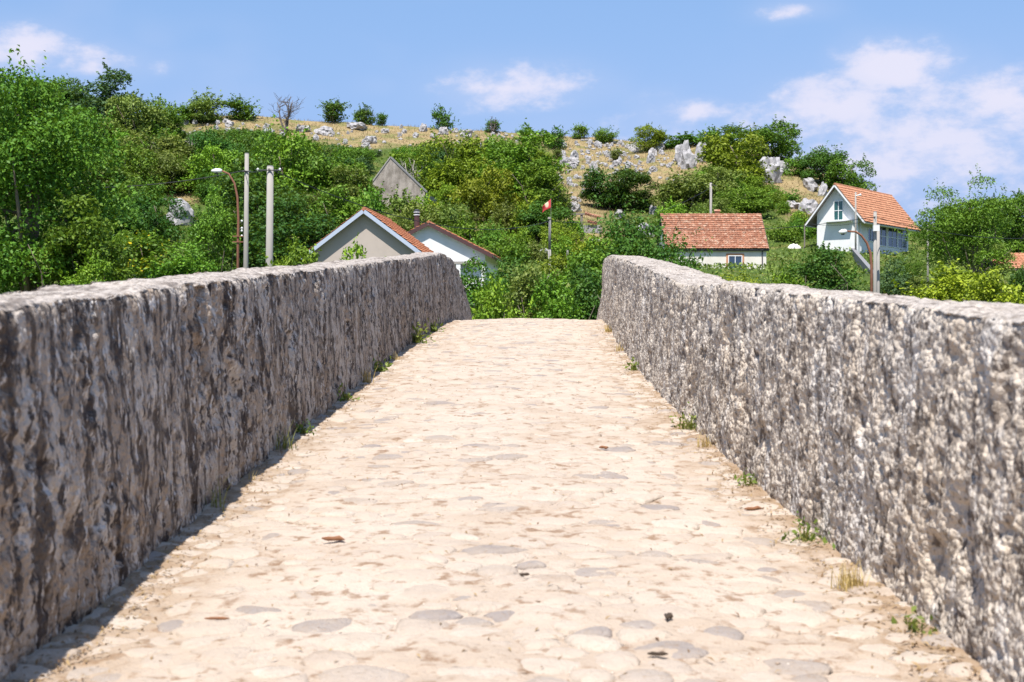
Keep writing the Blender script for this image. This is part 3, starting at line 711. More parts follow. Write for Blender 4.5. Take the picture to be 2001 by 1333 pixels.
# white gable house behind it
D2 = 88.0; ap = at(838, 434, D2); g2 = ground_at(838, D2)
H2 = gable_house('gable_house', Vector((ap.x, D2, g2.z)), R(-5), 7.0, 8.0, ap.z-g2.z-.2-1.78, 1.78, .45, .34, M_white, M_tile, M_brown, 'stuff', trim_w=.24, soffit=M_white)
tag(H2, 'bright white gable with dark brown barge boards and orange tiles, right of the taupe gable', 'house')
zt = ap.z-g2.z-.2-1.78
zp = at(890, 512, D2).z-g2.z
MB().box(1.75, 2.02, -.40, -.16, -3, zp-.165).build('porch_post', M_white, H2); MB().box(.6, 3.2, -.42, -.05, zp-.16, zp).build('porch_beam', M_conc, H2)
ch = MB(); c0 = at(811, 436, D2-.2); lz = c0.z-g2.z; lx = c0.x-ap.x
ch.tube([(lx, .6, lz-2.0), (lx, .6, lz+.55)], .17, 12).build('chimney_flue', M_brown, H2)
fl = H2.children[-1]
MB().tube([(lx, .6, lz+.55), (lx, .6, lz+.60)], [.20, .20], 12).build('flue_ring', M_frame, fl)
MB().tube([(lx, .6, lz+.60), (lx, .6, lz+.72)], [.17, .17], 12).build('flue_collar', M_metal, fl)
MB().tube([(lx, .6, lz+.72), (lx, .6, lz+.76)], [.21, .21], 12).build('flue_ring', M_frame, fl)
MB().tube([(lx, .6, lz+.76), (lx, .6, lz+.88), (lx, .6, lz+.93)], [.18, .18, .08], 12).build('flue_cap', M_metal, fl)
# cottage with weathered red roof (eave side towards the bridge)
D3 = 122.0; el_ = at(1403, 488, D3); rp = at(1400, 420, D3+3.9); hw3 = 2.55
wz = el_.z+.13-hw3
H3 = gable_house('cottage', Vector((at(1499, 500, D3).x+.0, D3+4.0, wz)), R(90), 7.2, 8.55, hw3, rp.z-wz-hw3-.15, .15, .20, M_cream, M_tile_old, M_metal, 'stuff', found=2.5, tw=.24, tl=.30, trim_w=.14)
tag(H3, 'cream cottage with weathered red clay roof and one window behind the right parapet', 'house')
c = at(1436.5, 526, D3+.4); yl = -(c.x-H3.location.x)
window(H3, (-3.6, yl, c.z-wz), (0, -1, 0), (-1, 0, 0), 1.22, 1.18, M_frame, M_glass, 2, 1, M_surround)
MB().tube([(-3.66, .35, hw3-.2), (-3.66, .35, -1.5)], .05, 8).build('downpipe', M_metal, H3)
MB().box(.2, .60, 3.45, 3.85, hw3+2.6, hw3+3.55).prism([(.14, hw3+3.55), (.66, hw3+3.55), (.40, hw3+3.72)], 3.38, 3.92).build('chimney', M_tile_old, H3)
# white house under the rocks
D4 = 144.0; gl = at(1635, 488, D4); S4 = F/D4; wz = gl.z
apz = at(1633, 359, D4).z-wz-.25
H4 = gable_house('white_house', Vector((at(1636, 488, D4).x, D4, wz)), R(-37), 4.4, 13.4, apz-2.7, 2.7, .95, .70, M_white, M_tile_new, M_frame, 'stuff', found=2.5, tw=.30, tl=.36, trim_w=.13, soffit=M_timber)
tag(H4, 'white house with steep gable and orange tiled roof below the rocks at right', 'house')
window(H4, (.15, 0, 2.95), (1, 0, 0), (0, -1, 0), 1.05, 2.0, M_frame, M_glass_g, 2, 2, sill=False)
MB().box(-1.15, 1.7, -.85, -.002, 2.78, 2.92).build('balcony_slab', M_white, H4)
window(H4, (2.2, 3.2, .9), (0, 1, 0), (1, 0, 0), 1.5, 1.35, M_frame, M_glass, 2, 1)
for yy in (6.0, 8.9, 11.6): window(H4, (2.2, yy, .6), (0, 1, 0), (1, 0, 0), 2.5, 2.05, M_frame, M_glass, 2, 2)
for yy in (.6, .9): pass
MB().tube([(-3.25, -.7, apz-3.8), (-3.25, -.7, .4), (-3.9, -.7, -.6)], .07, 6).build('eave_prop', M_timber, H4)
MB().tube([(2.3, .5, 3.2), (2.3, .55, -.2)], .05, 6).build('downpipe', M_frame, H4)
# roofless ruin on the hill
D5 = 166.0; a5 = at(763, 309, D5); e5 = at(763, 378, D5)
r5 = empty('ruined_barn', Vector((a5.x, D5, e5.z)), R(-9)); kk = F/D5
zz = a5.z-e5.z
MB().prism([(-3.0, -6), (-3.0, .12), (-.15, zz-.05), (.0, zz), (.2, zz-.12), (4.1, .05), (4.1, -6)], 0, .5).build('gable_wall', M_oldwall, r5)
MB().prism([(-3.12, .04), (-3.12, .26), (-.02, zz+.20), (0, zz+.02)], -.08, .62).build('coping', M_conc, r5)
MB().prism([(.01, zz+.0), (.03, zz+.20), (4.32, .20), (4.32, -.02)], -.08, .62).build('coping', M_conc_d, r5)
MB().box(-2.9, -2.4, .5, 7, -6, -.3).box(3.5, 4.0, .5, 7, -6, .0).build('side_wall', M_stonewall, r5)
tag(r5, 'roofless grey gable end of a ruined barn among bushes on the hill', 'ruin')
# low ruin with stone courses and broken tiles
D6 = hit(1134, 456).y; b6 = at(1134, 452, D6); r6 = empty('stone_shed_ruin', b6, 0); kx = D6/F
def sx(px): return (px-1134)*kx
def szz(py): return (452-py)*kx
q = random.Random(4)
bm = [MB().box(-.5, .5, -.3, .3, -.5, .5)]
for row in range(5):
    x = sx(1112)
    while x < sx(1172)-.1:
        w_ = q.uniform(.28, .55); s = MB().box(x, min(x+w_-.03, sx(1173)), q.uniform(-.05, .03), .45, szz(452)+row*.20-.35, szz(452)+row*.20-.17)
        s.build('stone', M_stonewall, r6); x += w_
MB().box(sx(1108), sx(1176), .06, .50, -1.4, szz(440)).build('wall_core', M_oldwall, r6)
MB().box(sx(1086), sx(1148), -.12, .18, szz(420), szz(417)).build('lintel_beam', M_timber, r6)
MB().box(sx(1134), sx(1139), -.05, .22, szz(440), szz(420)).build('post', M_timber, r6)
MB().box(sx(1110), sx(1128), 1.6, 1.9, -1.4, szz(430)).build('back_wall', M_stonewall, r6)
for px0, py0, ln in ((1145, 419, 30), (1150, 434, 14)):
    n_ = int(ln*kx/.26)+1
    for i in range(n_):
        MB().tube([(sx(px0)+i*.26, -.25, szz(py0)-i*.07), (sx(px0)+i*.26+.02, .45, szz(py0)-i*.07+.22)], [.15, .13], 7).build('roof_tile', M_tile_old, r6)
tag(r6, 'collapsed stone shed with a timber lintel and broken red tiles on the slope', 'ruin')
# orange roof and grey shed at the right edge
D7 = 118.0; o7 = at(1990, 497, D7)
H7 = gable_house('outbuilding', Vector((at(2035, 500, D7).x, D7+2.6, o7.z-3.3)), R(90), 5.2, 3.6, 2.1, 1.2, .3, .2, M_cream, M_tile_new, M_timber, 'stuff', tw=.3, tl=.36)
tag(H7, 'orange tiled roof of a small outbuilding at the right edge', 'house')
D8 = 205.0; o8 = at(1942, 420, D8)
H8 = gable_house('far_shed', Vector((at(1962, 420, D8).x, D8+2.5, o8.z-2.0)), R(90), 5, 5.0, 1.6, 1.3, .2, .2, M_cream, M_tile_old, M_timber, 'stuff', found=8)
tag(H8, 'weathered red roof showing between trees near the right edge', 'house')
w8 = MB().box(-.75, .75, -.2, 2, -9, 0).build('far_shed_annex', M_conc, None); w8.location = at(1939, 412, D8-6); tag(w8, 'flat grey concrete hut roof above the red roof near the right edge', 'hut')
MB().box(-.95, .95, -.4, 2.2, 0.004, .2).build('flat_roof', M_conc_d, w8)

# ------------------------------------------------------------------ poles, lamps, flag, cables
def round_pole(name, px, top, d, r0, r1, mat, label, cat='pole', lean=0.0):
    b = ground_at(px, d); t = at(px, top, d); root = empty(name, b)
    h = t.z-b.z
    MB().tube([(0, 0, -.6), (lean*.5, 0, h*.5), (lean, 0, h)], [r0, (r0+r1)/2, r1], 14).build('shaft', mat, root, True)
    MB().tube([(lean, 0, h), (lean, 0, h+.04)], [r1*1.0, r1*.9], 14).build('cap', M_conc_d, root)
    return tag(root, label, cat), h
def insulators(root, zs, x):
    for z in zs:
        MB().tube([(x, -.02, z), (x+.11, -.02, z), ], [.012, .012], 6).build('bracket', M_metal, root)
        MB().tube([(x+.11, -.02, z-.03), (x+.11, -.02, z+.02), (x+.11, -.02, z+.07)], [.03, .05, .025], 8).build('insulator', M_porc, root)
P1, hp = round_pole('utility_pole', 479, 301, 66, .135, .095, M_conc, 'slimmer tall concrete utility pole next to the rusty street lamp', lean=.08)
MB().tube([(-.1, -.12, hp-.82), (.28, -.12, hp-.82)], .03, 6).build('crossarm', M_metal, P1)
P2, hp = round_pole('utility_pole', 524, 326, 54, .155, .125, M_conc, 'thicker concrete utility pole standing between slim pole and taupe house', lean=.08)
MB().tube([(-.35, -.15, hp-.15), (.45, -.15, hp-.15)], .022, 6).build('crossarm', M_metal, P2)
insulators(P2, (hp-.12,), .34); insulators(P2, (hp-.12,), -.5)
def street_lamp(px, d, pts, head, mat, label, rad=.05):
    b = ground_at(px, d); root = empty('street_lamp', b); kx = d/F
    L = [Vector(((x-px)*kx, 0, at(px, y, d).z-b.z)) for x, y in pts]
    MB().tube([(0, 0, -.5)]+L, [rad*1.3]+[rad*(1.15-.5*i/len(L)) for i in range(len(L))], 10).build('post', mat, root, True)
    h0 = Vector(((head[0]-px)*kx, 0, at(px, head[1], d).z-b.z)); h1 = Vector(((head[2]-px)*kx, 0, at(px, head[3], d).z-b.z))
    mid = (h0+h1)/2
    hd = MB().tube([h0, h0.lerp(h1, .15), h0.lerp(h1, .6), h1], [.05, .10, .11, .04], 10)
    hd.build('lamp_head', M_lampw, root, True)
    MB().tube([mid+Vector((0, 0, -.07)), mid+Vector((0, 0, -.13))], [.09, .05], 10).build('lamp_glass', M_glass, root)
    return tag(root, label, 'street lamp')
SL1 = street_lamp(465, 61, [(465, 470), (466, 430), (464, 385), (458, 358), (447, 340), (434, 334)], (434, 334, 413, 334), M_rust, 'rusty street lamp with curved arm beside the slim concrete pole')
hz = lambda y: at(465, y, 61).z-SL1.location.z
insulators(SL1, (hz(433), hz(452), hz(447), hz(462)), .06)
MB().box(-.22, .25, -.09, -.05, hz(463), hz(461)).build('crossarm', M_rust, SL1)
MB().box(-.22, .25, -.09, -.05, hz(474), hz(472)).build('crossarm', M_rust, SL1)
SL2 = street_lamp(1703, 57, [(1703, 520), (1701, 495), (1694, 475), (1683, 460), (1672, 453), (1655, 452)], (1655, 452, 1639, 454), M_rust, 'street lamp with bent rusty arm beside the right concrete pole')
P3, hp = round_pole('utility_pole', 1710, 415, 58, .088, .066, M_conc, 'pale concrete utility pole in front of the white house at right')
P3b, h3b = round_pole('utility_pole', 1716, 440, 58.8, .07, .065, M_conc, 'shorter pale post touching the back of the right concrete pole')
MB().box(-.13, .12, -.24, -.13, hp-.78, hp-.55).build('junction_box', M_lampw, P3)
P4, hp = round_pole('lamp_pole', 1672, 376, 140, .10, .08, M_conc, 'thin grey lamp pole standing before the white house gable', 'street lamp')
MB().tube([(0, -.1, hp-.35), (.25, -.1, hp-.3), (.5, -.1, hp-.25)], [.04, .05, .14], 8).build('lamp_head', M_lampw, P4)
P5, hp = round_pole('utility_pole', 1389, 358, 134, .13, .11, M_conc, 'concrete utility pole rising behind the ridge of the red roofed cottage')
MB().tube([(0, -.1, hp-.15), (.6, -.1, hp-.3)], .03, 6).build('arm', M_metal, P5)
P6, hp = round_pole('utility_pole', 1813, 440, 96, .075, .06, M_conc, 'pale slender pole half hidden by the feathery tree at right')
# flag post
D9 = 98.0; b9 = ground_at(1074, D9); fp = empty('flag_post', b9); h9 = at(1074, 428, D9).z-b9.z; k9 = D9/F
hm = at(1074, 488, D9).z-b9.z
MB().tube([(0, 0, -.6), (0, 0, hm)], [.11, .10], 10).build('lower_shaft', M_conc, fp, True)
MB().tube([(0, 0, hm), (.02, 0, h9)], [.095, .085], 10).build('upper_shaft', M_conc_d, fp, True)
MB().tube([(-.02, -.02, h9), (-.02, -.02, h9+.12)], [.12, .10], 10).build('cap', M_conc, fp)
hs = at(1074, 388, D9).z-b9.z
MB().tube([(.09, -.05, h9-.9), (.09, -.05, hs)], [.018, .014], 6).build('flag_stick', M_timber, fp)
tag(fp, 'grey post with a thin stick carrying the red flag on the slope', 'flagpole')
def flag_fn(g):
    co = g.coord('Object'); sp = g.n('ShaderNodeSeparateXYZ', {'Vector': co})
    dx = g.m('ADD', sp.outputs[0], .29); dz = g.m('SUBTRACT', sp.outputs[2], -.40)
    r = g.m('SQRT', g.m('ADD', g.m('MULTIPLY', dx, dx), g.m('MULTIPLY', g.m('MULTIPLY', dz, dz), .35)))
    c = g.mix(g.ramp(r, .10, .17), (.74, .60, .42), (.60, .065, .07))
    return bsdf(g, c, .8)
M_flag = material('faded_red_cloth', flag_fn)
V_, F_ = [], []; nu, nv = 16, 10
for i in range(nu):
    for j in range(nv):
        a, b = i/(nu-1), j/(nv-1)
        V_.append((-.62*a+.06*math.sin(b*3)*a, .12*math.sin(a*7+b*1.5)*a, -.05-.60*b*(1-.35*a)-.62*a**1.5-.05*math.sin(a*5)))
for i in range(nu-1):
    for j in range(nv-1): F_.append((i*nv+j, (i+1)*nv+j, (i+1)*nv+j+1, i*nv+j+1))
fl = obj('flag', mesh_from('flag', V_, F_, M_flag, True)); fl.location = b9+Vector((.09, -.05, hs)); md = fl.modifiers.new('thickness', 'SOLIDIFY'); md.thickness = .006
tag(fl, 'small faded red flag with a pale emblem drooping left from its stick', 'flag')
# concrete remnant below the flag
r10 = hit(1109, 526); d10 = r10.y; e10 = empty('concrete_post', r10); t10 = at(1107, 489, d10).z-r10.z; s10 = at(1107, 523, d10).z-r10.z
MB().box(-.08, .08, -.08, .08, s10, t10).build('post', M_conc, e10); MB().frame_box((-.06, 0, s10), (1, 0, 0), (-.5, 0, .86), (0, 1, 0), -.05, .05, 0, .62, -.05, .05).build('brace', M_conc, e10)
MB().box(-.55, .65, -.35, .35, -1, s10).build('slab', M_conc, e10); tag(e10, 'square concrete post with a brace on a slab below the flag', 'post')
# ramp wall in front of the white house
mb = MB(); p0, p1 = hit(1663, 494)+Vector((0, 0, .45)), hit(1706, 548)+Vector((0, 0, .45))
v = [p0, p1, p1+Vector((0, 0, -1.6)), p0+Vector((0, 0, -1.6))]; off = Vector((.4, .15, .0))
mb.add([*v, *[x+off for x in v]], [(0, 1, 2, 3), (7, 6, 5, 4), (0, 4, 5, 1), (1, 5, 6, 2), (2, 6, 7, 3), (3, 7, 4, 0)])
tag(mb.build('ramp_wall', M_conc_d), 'sloping grey concrete ramp wall below the white house', 'wall', kind='thing')
# sheet-covered heap beside the white house
def blob(name, loc, sx_, sy_, sz_, mat, seed, amp=.25):
    u = np.linspace(0, 2*math.pi, 25)[:-1]; w = np.linspace(0, math.pi/2, 9); V_, F_ = [], []
    for i, b in enumerate(w):
        for a in u: V_.append((math.cos(a)*math.cos(b), math.sin(a)*math.cos(b), math.sin(b)))
    V_ = np.array(V_); V_ *= (1+amp*perlin(V_*2+seed))[:, None]
    for i in range(8):
        for k in range(24): F_.append((i*24+k, i*24+(k+1) % 24, (i+1)*24+(k+1) % 24, (i+1)*24+k))
    o = obj(name, mesh_from(name, V_*np.array([sx_, sy_, sz_]), F_, mat, True)); o.location = loc; return o
hp_ = hit(1553, 486); tag(blob('covered_haystack', hp_-Vector((0, 0, .2)), .72, .6, .62, M_cream, 3), 'low heap under a white sheet on grass left of the white house', 'haystack')
# overhead cables
def cable(p, q_, sag, label, r=.014):
    n = 20; pts = [p.lerp(q_, i/n)-Vector((0, 0, sag*4*(i/n)*(1-i/n))) for i in range(n+1)]
    o = MB().tube(pts, r*1.35, 5).build('overhead_cable', M_wire); tag(o, label, 'cable', 'overhead cables')
cable(at(-60, 350, 70), at(479, 334, 66)+Vector((0, -.12, 0)), .6, 'black cable running from the left edge to the slim concrete pole', .016)
cable(at(479, 334, 66)+Vector((0, -.12, 0)), at(526, 331, 54)+Vector((0, -.15, 0)), .1, 'short black cable between the two left concrete poles', .012)
cable(at(528, 331, 54)+Vector((0, -.15, 0)), at(1074, 432, 98), 1.3, 'black cable sagging from the thick left pole to the flag post', .014)
cable(at(1075, 432, 98), at(1389, 366, 134), 1.2, 'thin cable between the flag post and the pole behind the cottage', .012)
cable(at(1220, 436, 75), at(1709, 424, 58)+Vector((0, -.12, 0)), .45, 'thin cable crossing in front of the cottage roof to the right pole', .009)
cable(at(1708, 424, 58)+Vector((0, -.1, 0)), at(2060, 462, 70), .4, 'thin cable from the right pole towards the right edge', .009)
cable(at(1580, 434, 150), at(1709, 430, 58)+Vector((0, -.1, 0)), .3, 'thin cable from the right pole past the white gable', .009)

# ------------------------------------------------------------------ rocks
def rock_mesh(seed, jag=.5, fl=1.0):
    import bmesh
    bm = bmesh.new(); bmesh.ops.create_icosphere(bm, subdivisions=3, radius=1.0); v = np.array([x.co[:] for x in bm.verts]); fcs = [tuple(a.index for a in f.verts) for f in bm.faces]; bm.free()
    s = seed*7.7
    d = 1+jag*fbm(v*1.3+s, 3)+.55*np.abs(fbm(v*np.array([2.6, 2.6, 1.0])*fl+s+5, 3))*-1+.10*fbm(v*5+s, 2)
    w = v*d[:, None]; w = np.round(w*3.0)/3.0*.3+w*.7
    return mesh_from('boulder', w, fcs, M_rock)
ROCKS = [rock_mesh(k, .65, 1+.2*k) for k in range(7)]
def rock(px, py, wpx, hpx, label, group=None, name='boulder', sink=.25, depth=.8, seed=None):
    q = random.Random(int(px*7+py*3)); b = hit(px, py); k = b.y/F; w, h = wpx*k/2, hpx*k
    o = obj(name, ROCKS[q.randrange(7)]); o.location = b+Vector((0, w*depth*.3, h*.45-sink*h)); o.scale = (w*.88, w*depth, h*.60); o.rotation_euler = (q.uniform(-.2, .2), q.uniform(-.2, .2), q.uniform(0, 6.28) if q.random() < .5 else q.choice((0, 3.14)))
    return tag(o, label, 'rock', group)
for a in [(352, 440, 62, 66, 'big pale boulder in the bushes under a dry grass patch at left'),
          (318, 398, 22, 16, 'small rock left of the big pale boulder at left'),
          (416, 231, 26, 11, 'flat pale rock on the skyline between two bushes at left'),
          (358, 245, 24, 13, 'pale rock at the left end of the dry grass slope'),
          (632, 262, 40, 20, 'broad grey rock in dry grass right of the dead tree'),
          (697, 254, 46, 17, 'long low grey rock in dry grass below three small shrubs'),
          (525, 268, 30, 20, 'pale rock at the foot of the dead tree'), (590, 258, 34, 16, 'rock between the dead tree and the broad grey rock'),
          (752, 261, 20, 14, 'small rock right of the long low grey rock'), (722, 280, 34, 20, 'rock half sunk in scrub above the ruined barn'),
          (868, 264, 22, 20, 'upright grey rock below the lone skyline bush'), (912, 268, 34, 20, 'wide pale rock right of the upright grey rock'), (888, 260, 18, 12, 'small rock between upright and wide pale rocks'),
          (1336, 322, 38, 62, 'tall fluted limestone crag beside the round skyline bush'), (1352, 330, 24, 38, 'narrow slab leaning against the tall fluted crag'),
          (1290, 296, 24, 24, 'rock at the right foot of the round skyline bush'), (1240, 293, 30, 18, 'rock at the left foot of the round skyline bush'),
          (1345, 330, 36, 46, 'grey crag left of the yellow green crown'), (1370, 318, 28, 50, 'pale crag touching the yellow green crown'),
          (1508, 358, 56, 66, 'largest pale cliff rock right of the yellow green crown'), (1485, 300, 48, 34, 'sloping rock slab under the right skyline tree'), (1532, 340, 28, 34, 'pointed rock on the right side of the largest cliff rock'),
          (1560, 325, 26, 20, 'small rock between skyline bushes above the white house'), (1584, 372, 34, 30, 'pale boulder above the white house, leftmost of three'), (1608, 384, 22, 34, 'narrow boulder touching the white house roof'),
          (1580, 418, 46, 40, 'broad boulder left of the white house eave'), (1548, 408, 40, 20, 'pale rock ledge left of the broad boulder'), (1505, 406, 50, 22, 'long pale rock ledge above the covered heap'),
          (1277, 420, 20, 24, 'pale rock in scrub left of the cottage roof'), (1258, 462, 50, 34, 'pale slanting slab behind the dark bush near the cottage'), (1210, 428, 30, 22, 'slanting rock right of the collapsed shed'),
          (1062, 505, 30, 24, 'white rock left of the flag post'), (982, 500, 34, 20, 'pale rock right of the white gable house'), (1122, 415, 36, 24, 'rock outcrop behind the collapsed shed'), (1165, 474, 20, 12, 'small pale rock below the collapsed shed'),
          (985, 455, 26, 14, 'small rock in grass right of the white gable roof'), (800, 385, 34, 22, 'pale rubble heap at the right foot of the ruined barn')]:
    rock(*a)
q = random.Random(21); n_r = 0
zones = [(1090, 1250, 272, 335, 54, 'the right dry slope', 'rocks strewn over the right dry slope'),
         (1090, 1200, 335, 400, 22, 'the right dry slope', 'rocks strewn over the right dry slope'),
         (1200, 1330, 300, 380, 18, 'the right dry slope', 'rocks strewn over the right dry slope'),
         (600, 1060, 250, 300, 38, 'the central dry slope', 'rocks strewn over the central dry slope'),
         (330, 560, 240, 275, 24, 'the left dry slope', 'rocks strewn over the left dry slope')]
for x0, x1, y0, y1, n_, lab, grp in zones:
    for _ in range(n_):
        px, py = q.uniform(x0, x1), q.uniform(y0, y1)
        lim = np.interp(px, _skx, _sky)+6
        if py < lim: py = lim+q.uniform(0, 25)
        w = q.choice((7, 8, 9, 10, 12, 14, 20)); near = 'on the skyline of' if py < lim+14 else ('near the top of' if py < lim+32 else ('halfway down' if py < lim+60 else 'low on'))
        rock(px, py, w, w*q.uniform(.7, 1.3), ('tiny' if w < 9 else 'small' if w < 11 else 'middling' if w < 16 else 'large')+' grey limestone rock '+near+' '+lab, grp)
def scree():
    r = np.random.default_rng(31); V_, F_ = [], []; nv = 0
    for x0, x1, y0, y1, n_ in ((1085, 1260, 275, 345, 110), (1090, 1330, 310, 400, 60), (600, 1060, 255, 300, 70), (340, 560, 240, 275, 36), (1280, 1360, 290, 330, 20)):
        for _ in range(n_):
            px, py = r.uniform(x0, x1), r.uniform(y0, y1); py = max(py, np.interp(px, _skx, _sky)+5); b = hit(px, py); sz_ = r.uniform(.10, .34)
            me = ROCKS[int(r.integers(7))]; co = np.empty(len(me.vertices)*3, np.float32); me.vertices.foreach_get('co', co); co = co.reshape(-1, 3)
            a_ = r.uniform(0, 6.28); c_, s_ = math.cos(a_), math.sin(a_)
            w = np.stack([(co[:, 0]*c_-co[:, 1]*s_)*sz_, (co[:, 0]*s_+co[:, 1]*c_)*sz_, co[:, 2]*sz_*r.uniform(.6, 1.1)+sz_*.2], 1)+np.array(b)
            V_.append(w); F_.append(SCREE_F+nv); nv += len(w)
    tag(obj('scree', fast_mesh('scree', np.concatenate(V_), np.concatenate(F_), M_rock)), 'small loose limestone fragments in the dry grass', 'stones', kind='stuff')
SCREE_F = np.array([tuple(p.vertices) for p in ROCKS[0].polygons])
scree()

# ------------------------------------------------------------------ vegetation
T = tree_px
# left side
T('big0', 62, 156, 0, 285, 'mid', 'tall dense broadleaf tree filling the left edge of view', d=62, name='broadleaf_tree')
T('round0', 165, 395, 0, 150, 'mid', 'low dense tree below the right side of the tall left tree', d=60)
T('tall0', 205, 143, 285, 120, 'blue', 'dark blue green tree rising highest above the left skyline')
T('tall1', 143, 158, 270, 70, 'dark', 'dark tree top between the tall left tree and the blue green one')
T('round1', 268, 190, 300, 110, 'olive', 'olive green tree right of the blue green skyline tree')
T('round2', 315, 196, 290, 80, 'mid', 'round green tree at the end of the left wooded skyline')
T('shrub0', 402, 184, 240, 84, 'olive', 'wide bushy shrub on the left skyline', name='shrub', cat='shrub')
T('upright0', 362, 205, 240, 46, 'mid', 'thin shrub left of the wide bushy skyline shrub', name='shrub', cat='shrub')
T('upright1', 472, 190, 234, 62, 'mid', 'spreading shrub on the skyline left of the dead tree', name='shrub', cat='shrub')
T('round0', 300, 262, 355, 120, 'olive', 'olive tree behind the pale leafless tree at left')
T('round1', 235, 290, 400, 130, 'mid', 'mid green tree right of the tall left tree')
T('round2', 222, 395, 500, 120, 'dark', 'dark green tree below the mid green tree at left')
T('bank1', 262, 462, 545, 150, 'flower', 'bush with yellow blossoms just above the left parapet', d=70, name='shrub', cat='shrub')
T('shrub2', 355, 478, 545, 120, 'bright', 'light green bush right of the yellow blossoming bush', d=66, name='shrub', cat='shrub')
T('shrub0', 182, 505, 560, 90, 'bright', 'low leafy bush at the foot of the tall left tree', d=58, name='shrub', cat='shrub')
T('round0', 300, 380, 480, 100, 'dark', 'dark green tree left of the big pale boulder')
T('tall1', 415, 385, 530, 75, 'mid', 'narrow tree between the big pale boulder and the rusty lamp', d=84)
T('round1', 420, 290, 380, 110, 'bright', 'bright green tree above the curved lamp arm')
T('round2', 505, 318, 520, 160, 'dark', 'broad dark green tree behind the two concrete poles', d=100)
T('round0', 560, 262, 430, 150, 'bright', 'large bright green tree below the dead tree')
T('round1', 620, 300, 430, 130, 'mid', 'round green tree left of the ruined barn')
T('round2', 575, 390, 520, 140, 'dark', 'dark green tree behind the left slope of the taupe house', d=92)
T('tall0', 690, 330, 440, 90, 'olive', 'olive tree standing against the left side of the ruined barn')
T('round1', 668, 372, 480, 100, 'mid', 'green tree above the ridge of the taupe house', d=112)
T('bank0', 572, 484, 530, 120, 'bright', 'leafy young shoots in front of the taupe gable', d=50, name='shrub', cat='shrub')
T('bank1', 685, 490, 530, 110, 'bright', 'low leafy shoots peeping over the left parapet before the taupe gable', d=47, name='shrub', cat='shrub')
T('shrub2', 772, 378, 0, 90, 'olive', 'olive bush at the middle of the foot of the ruined barn', d=158, name='shrub', cat='shrub')
T('shrub0', 722, 366, 0, 80, 'mid', 'green bush at the left foot of the ruined barn', d=157, name='shrub', cat='shrub')
T('shrub1', 825, 380, 0, 80, 'bright', 'bright bush at the right foot of the ruined barn', d=157, name='shrub', cat='shrub')
T('round1', 795, 400, 0, 120, 'olive', 'olive tree between the ruined barn and the white gable house', d=140)
T('shrub0', 880, 400, 470, 110, 'olive', 'olive bush behind the ridge of the white gable house', name='shrub', cat='shrub')
# centre
T('round0', 888, 268, 390, 120, 'yellow', 'yellow green tree right of the ruined barn')
T('round1', 948, 330, 440, 104, 'yellow', 'yellow green tree in front of the tall bright crown in the centre')
T('tall0', 1020, 262, 420, 130, 'bright', 'tall bright green tree in the centre of the hillside')
T('tall1', 1062, 318, 440, 80, 'bright', 'bright green tree just above the red flag')
T('round2', 975, 268, 350, 90, 'mid', 'green tree behind the centre crowns below the skyline')
T('round2', 1060, 395, 470, 90, 'dark', 'dark low tree behind the flag post')
T('round0', 1190, 330, 410, 100, 'dark', 'dark dense tree on the dry slope, left one of a pair')
T('tall1', 1238, 330, 412, 84, 'dark', 'dark dense tree on the dry slope, right one of a pair')
T('upright0', 653, 196, 236, 50, 'dark', 'leafy shrub on the skyline right of the dead tree', name='shrub', cat='shrub')
T('upright1', 717, 204, 238, 34, 'dark', 'upright shrub, tallest of three small ones on the skyline', name='shrub', cat='shrub')
T('upright0', 702, 216, 238, 22, 'mid', 'small shrub left of the tallest of three skyline shrubs', name='shrub', cat='shrub')
T('upright0', 746, 221, 240, 22, 'mid', 'small shrub right of the tallest of three skyline shrubs', name='shrub', cat='shrub')
T('upright1', 866, 208, 248, 40, 'dark', 'lone dark bush on the middle of the skyline', name='shrub', cat='shrub')
T('upright0', 962, 234, 259, 28, 'mid', 'small thin shrub on the skyline right of the lone dark bush', name='shrub', cat='shrub')
T('shrub1', 1028, 247, 264, 34, 'mid', 'very low shrub on the skyline near the centre', name='shrub', cat='shrub')
T('upright1', 1084, 247, 290, 44, 'dark', 'upright bush just below the skyline among rocks', name='shrub', cat='shrub')
T('upright0', 1133, 243, 272, 30, 'mid', 'small bush breaking the skyline above the rocks', name='shrub', cat='shrub')
T('shrub1', 1180, 250, 276, 46, 'mid', 'low wide bush on the skyline left of the round bush', name='shrub', cat='shrub')
T('round1', 1272, 246, 298, 62, 'yellow', 'round yellow green bush on the right skyline', name='shrub', cat='shrub')
T('shrub2', 1335, 262, 288, 84, 'mid', 'low hedge like bush right of the round skyline bush', name='shrub', cat='shrub')
T('upright0', 1090, 290, 312, 20, 'olive', 'tiny shrub among the strewn rocks', name='shrub', cat='shrub')
T('upright0', 1205, 290, 316, 26, 'olive', 'grey green shrub among rocks right of the slope centre', name='shrub', cat='shrub')
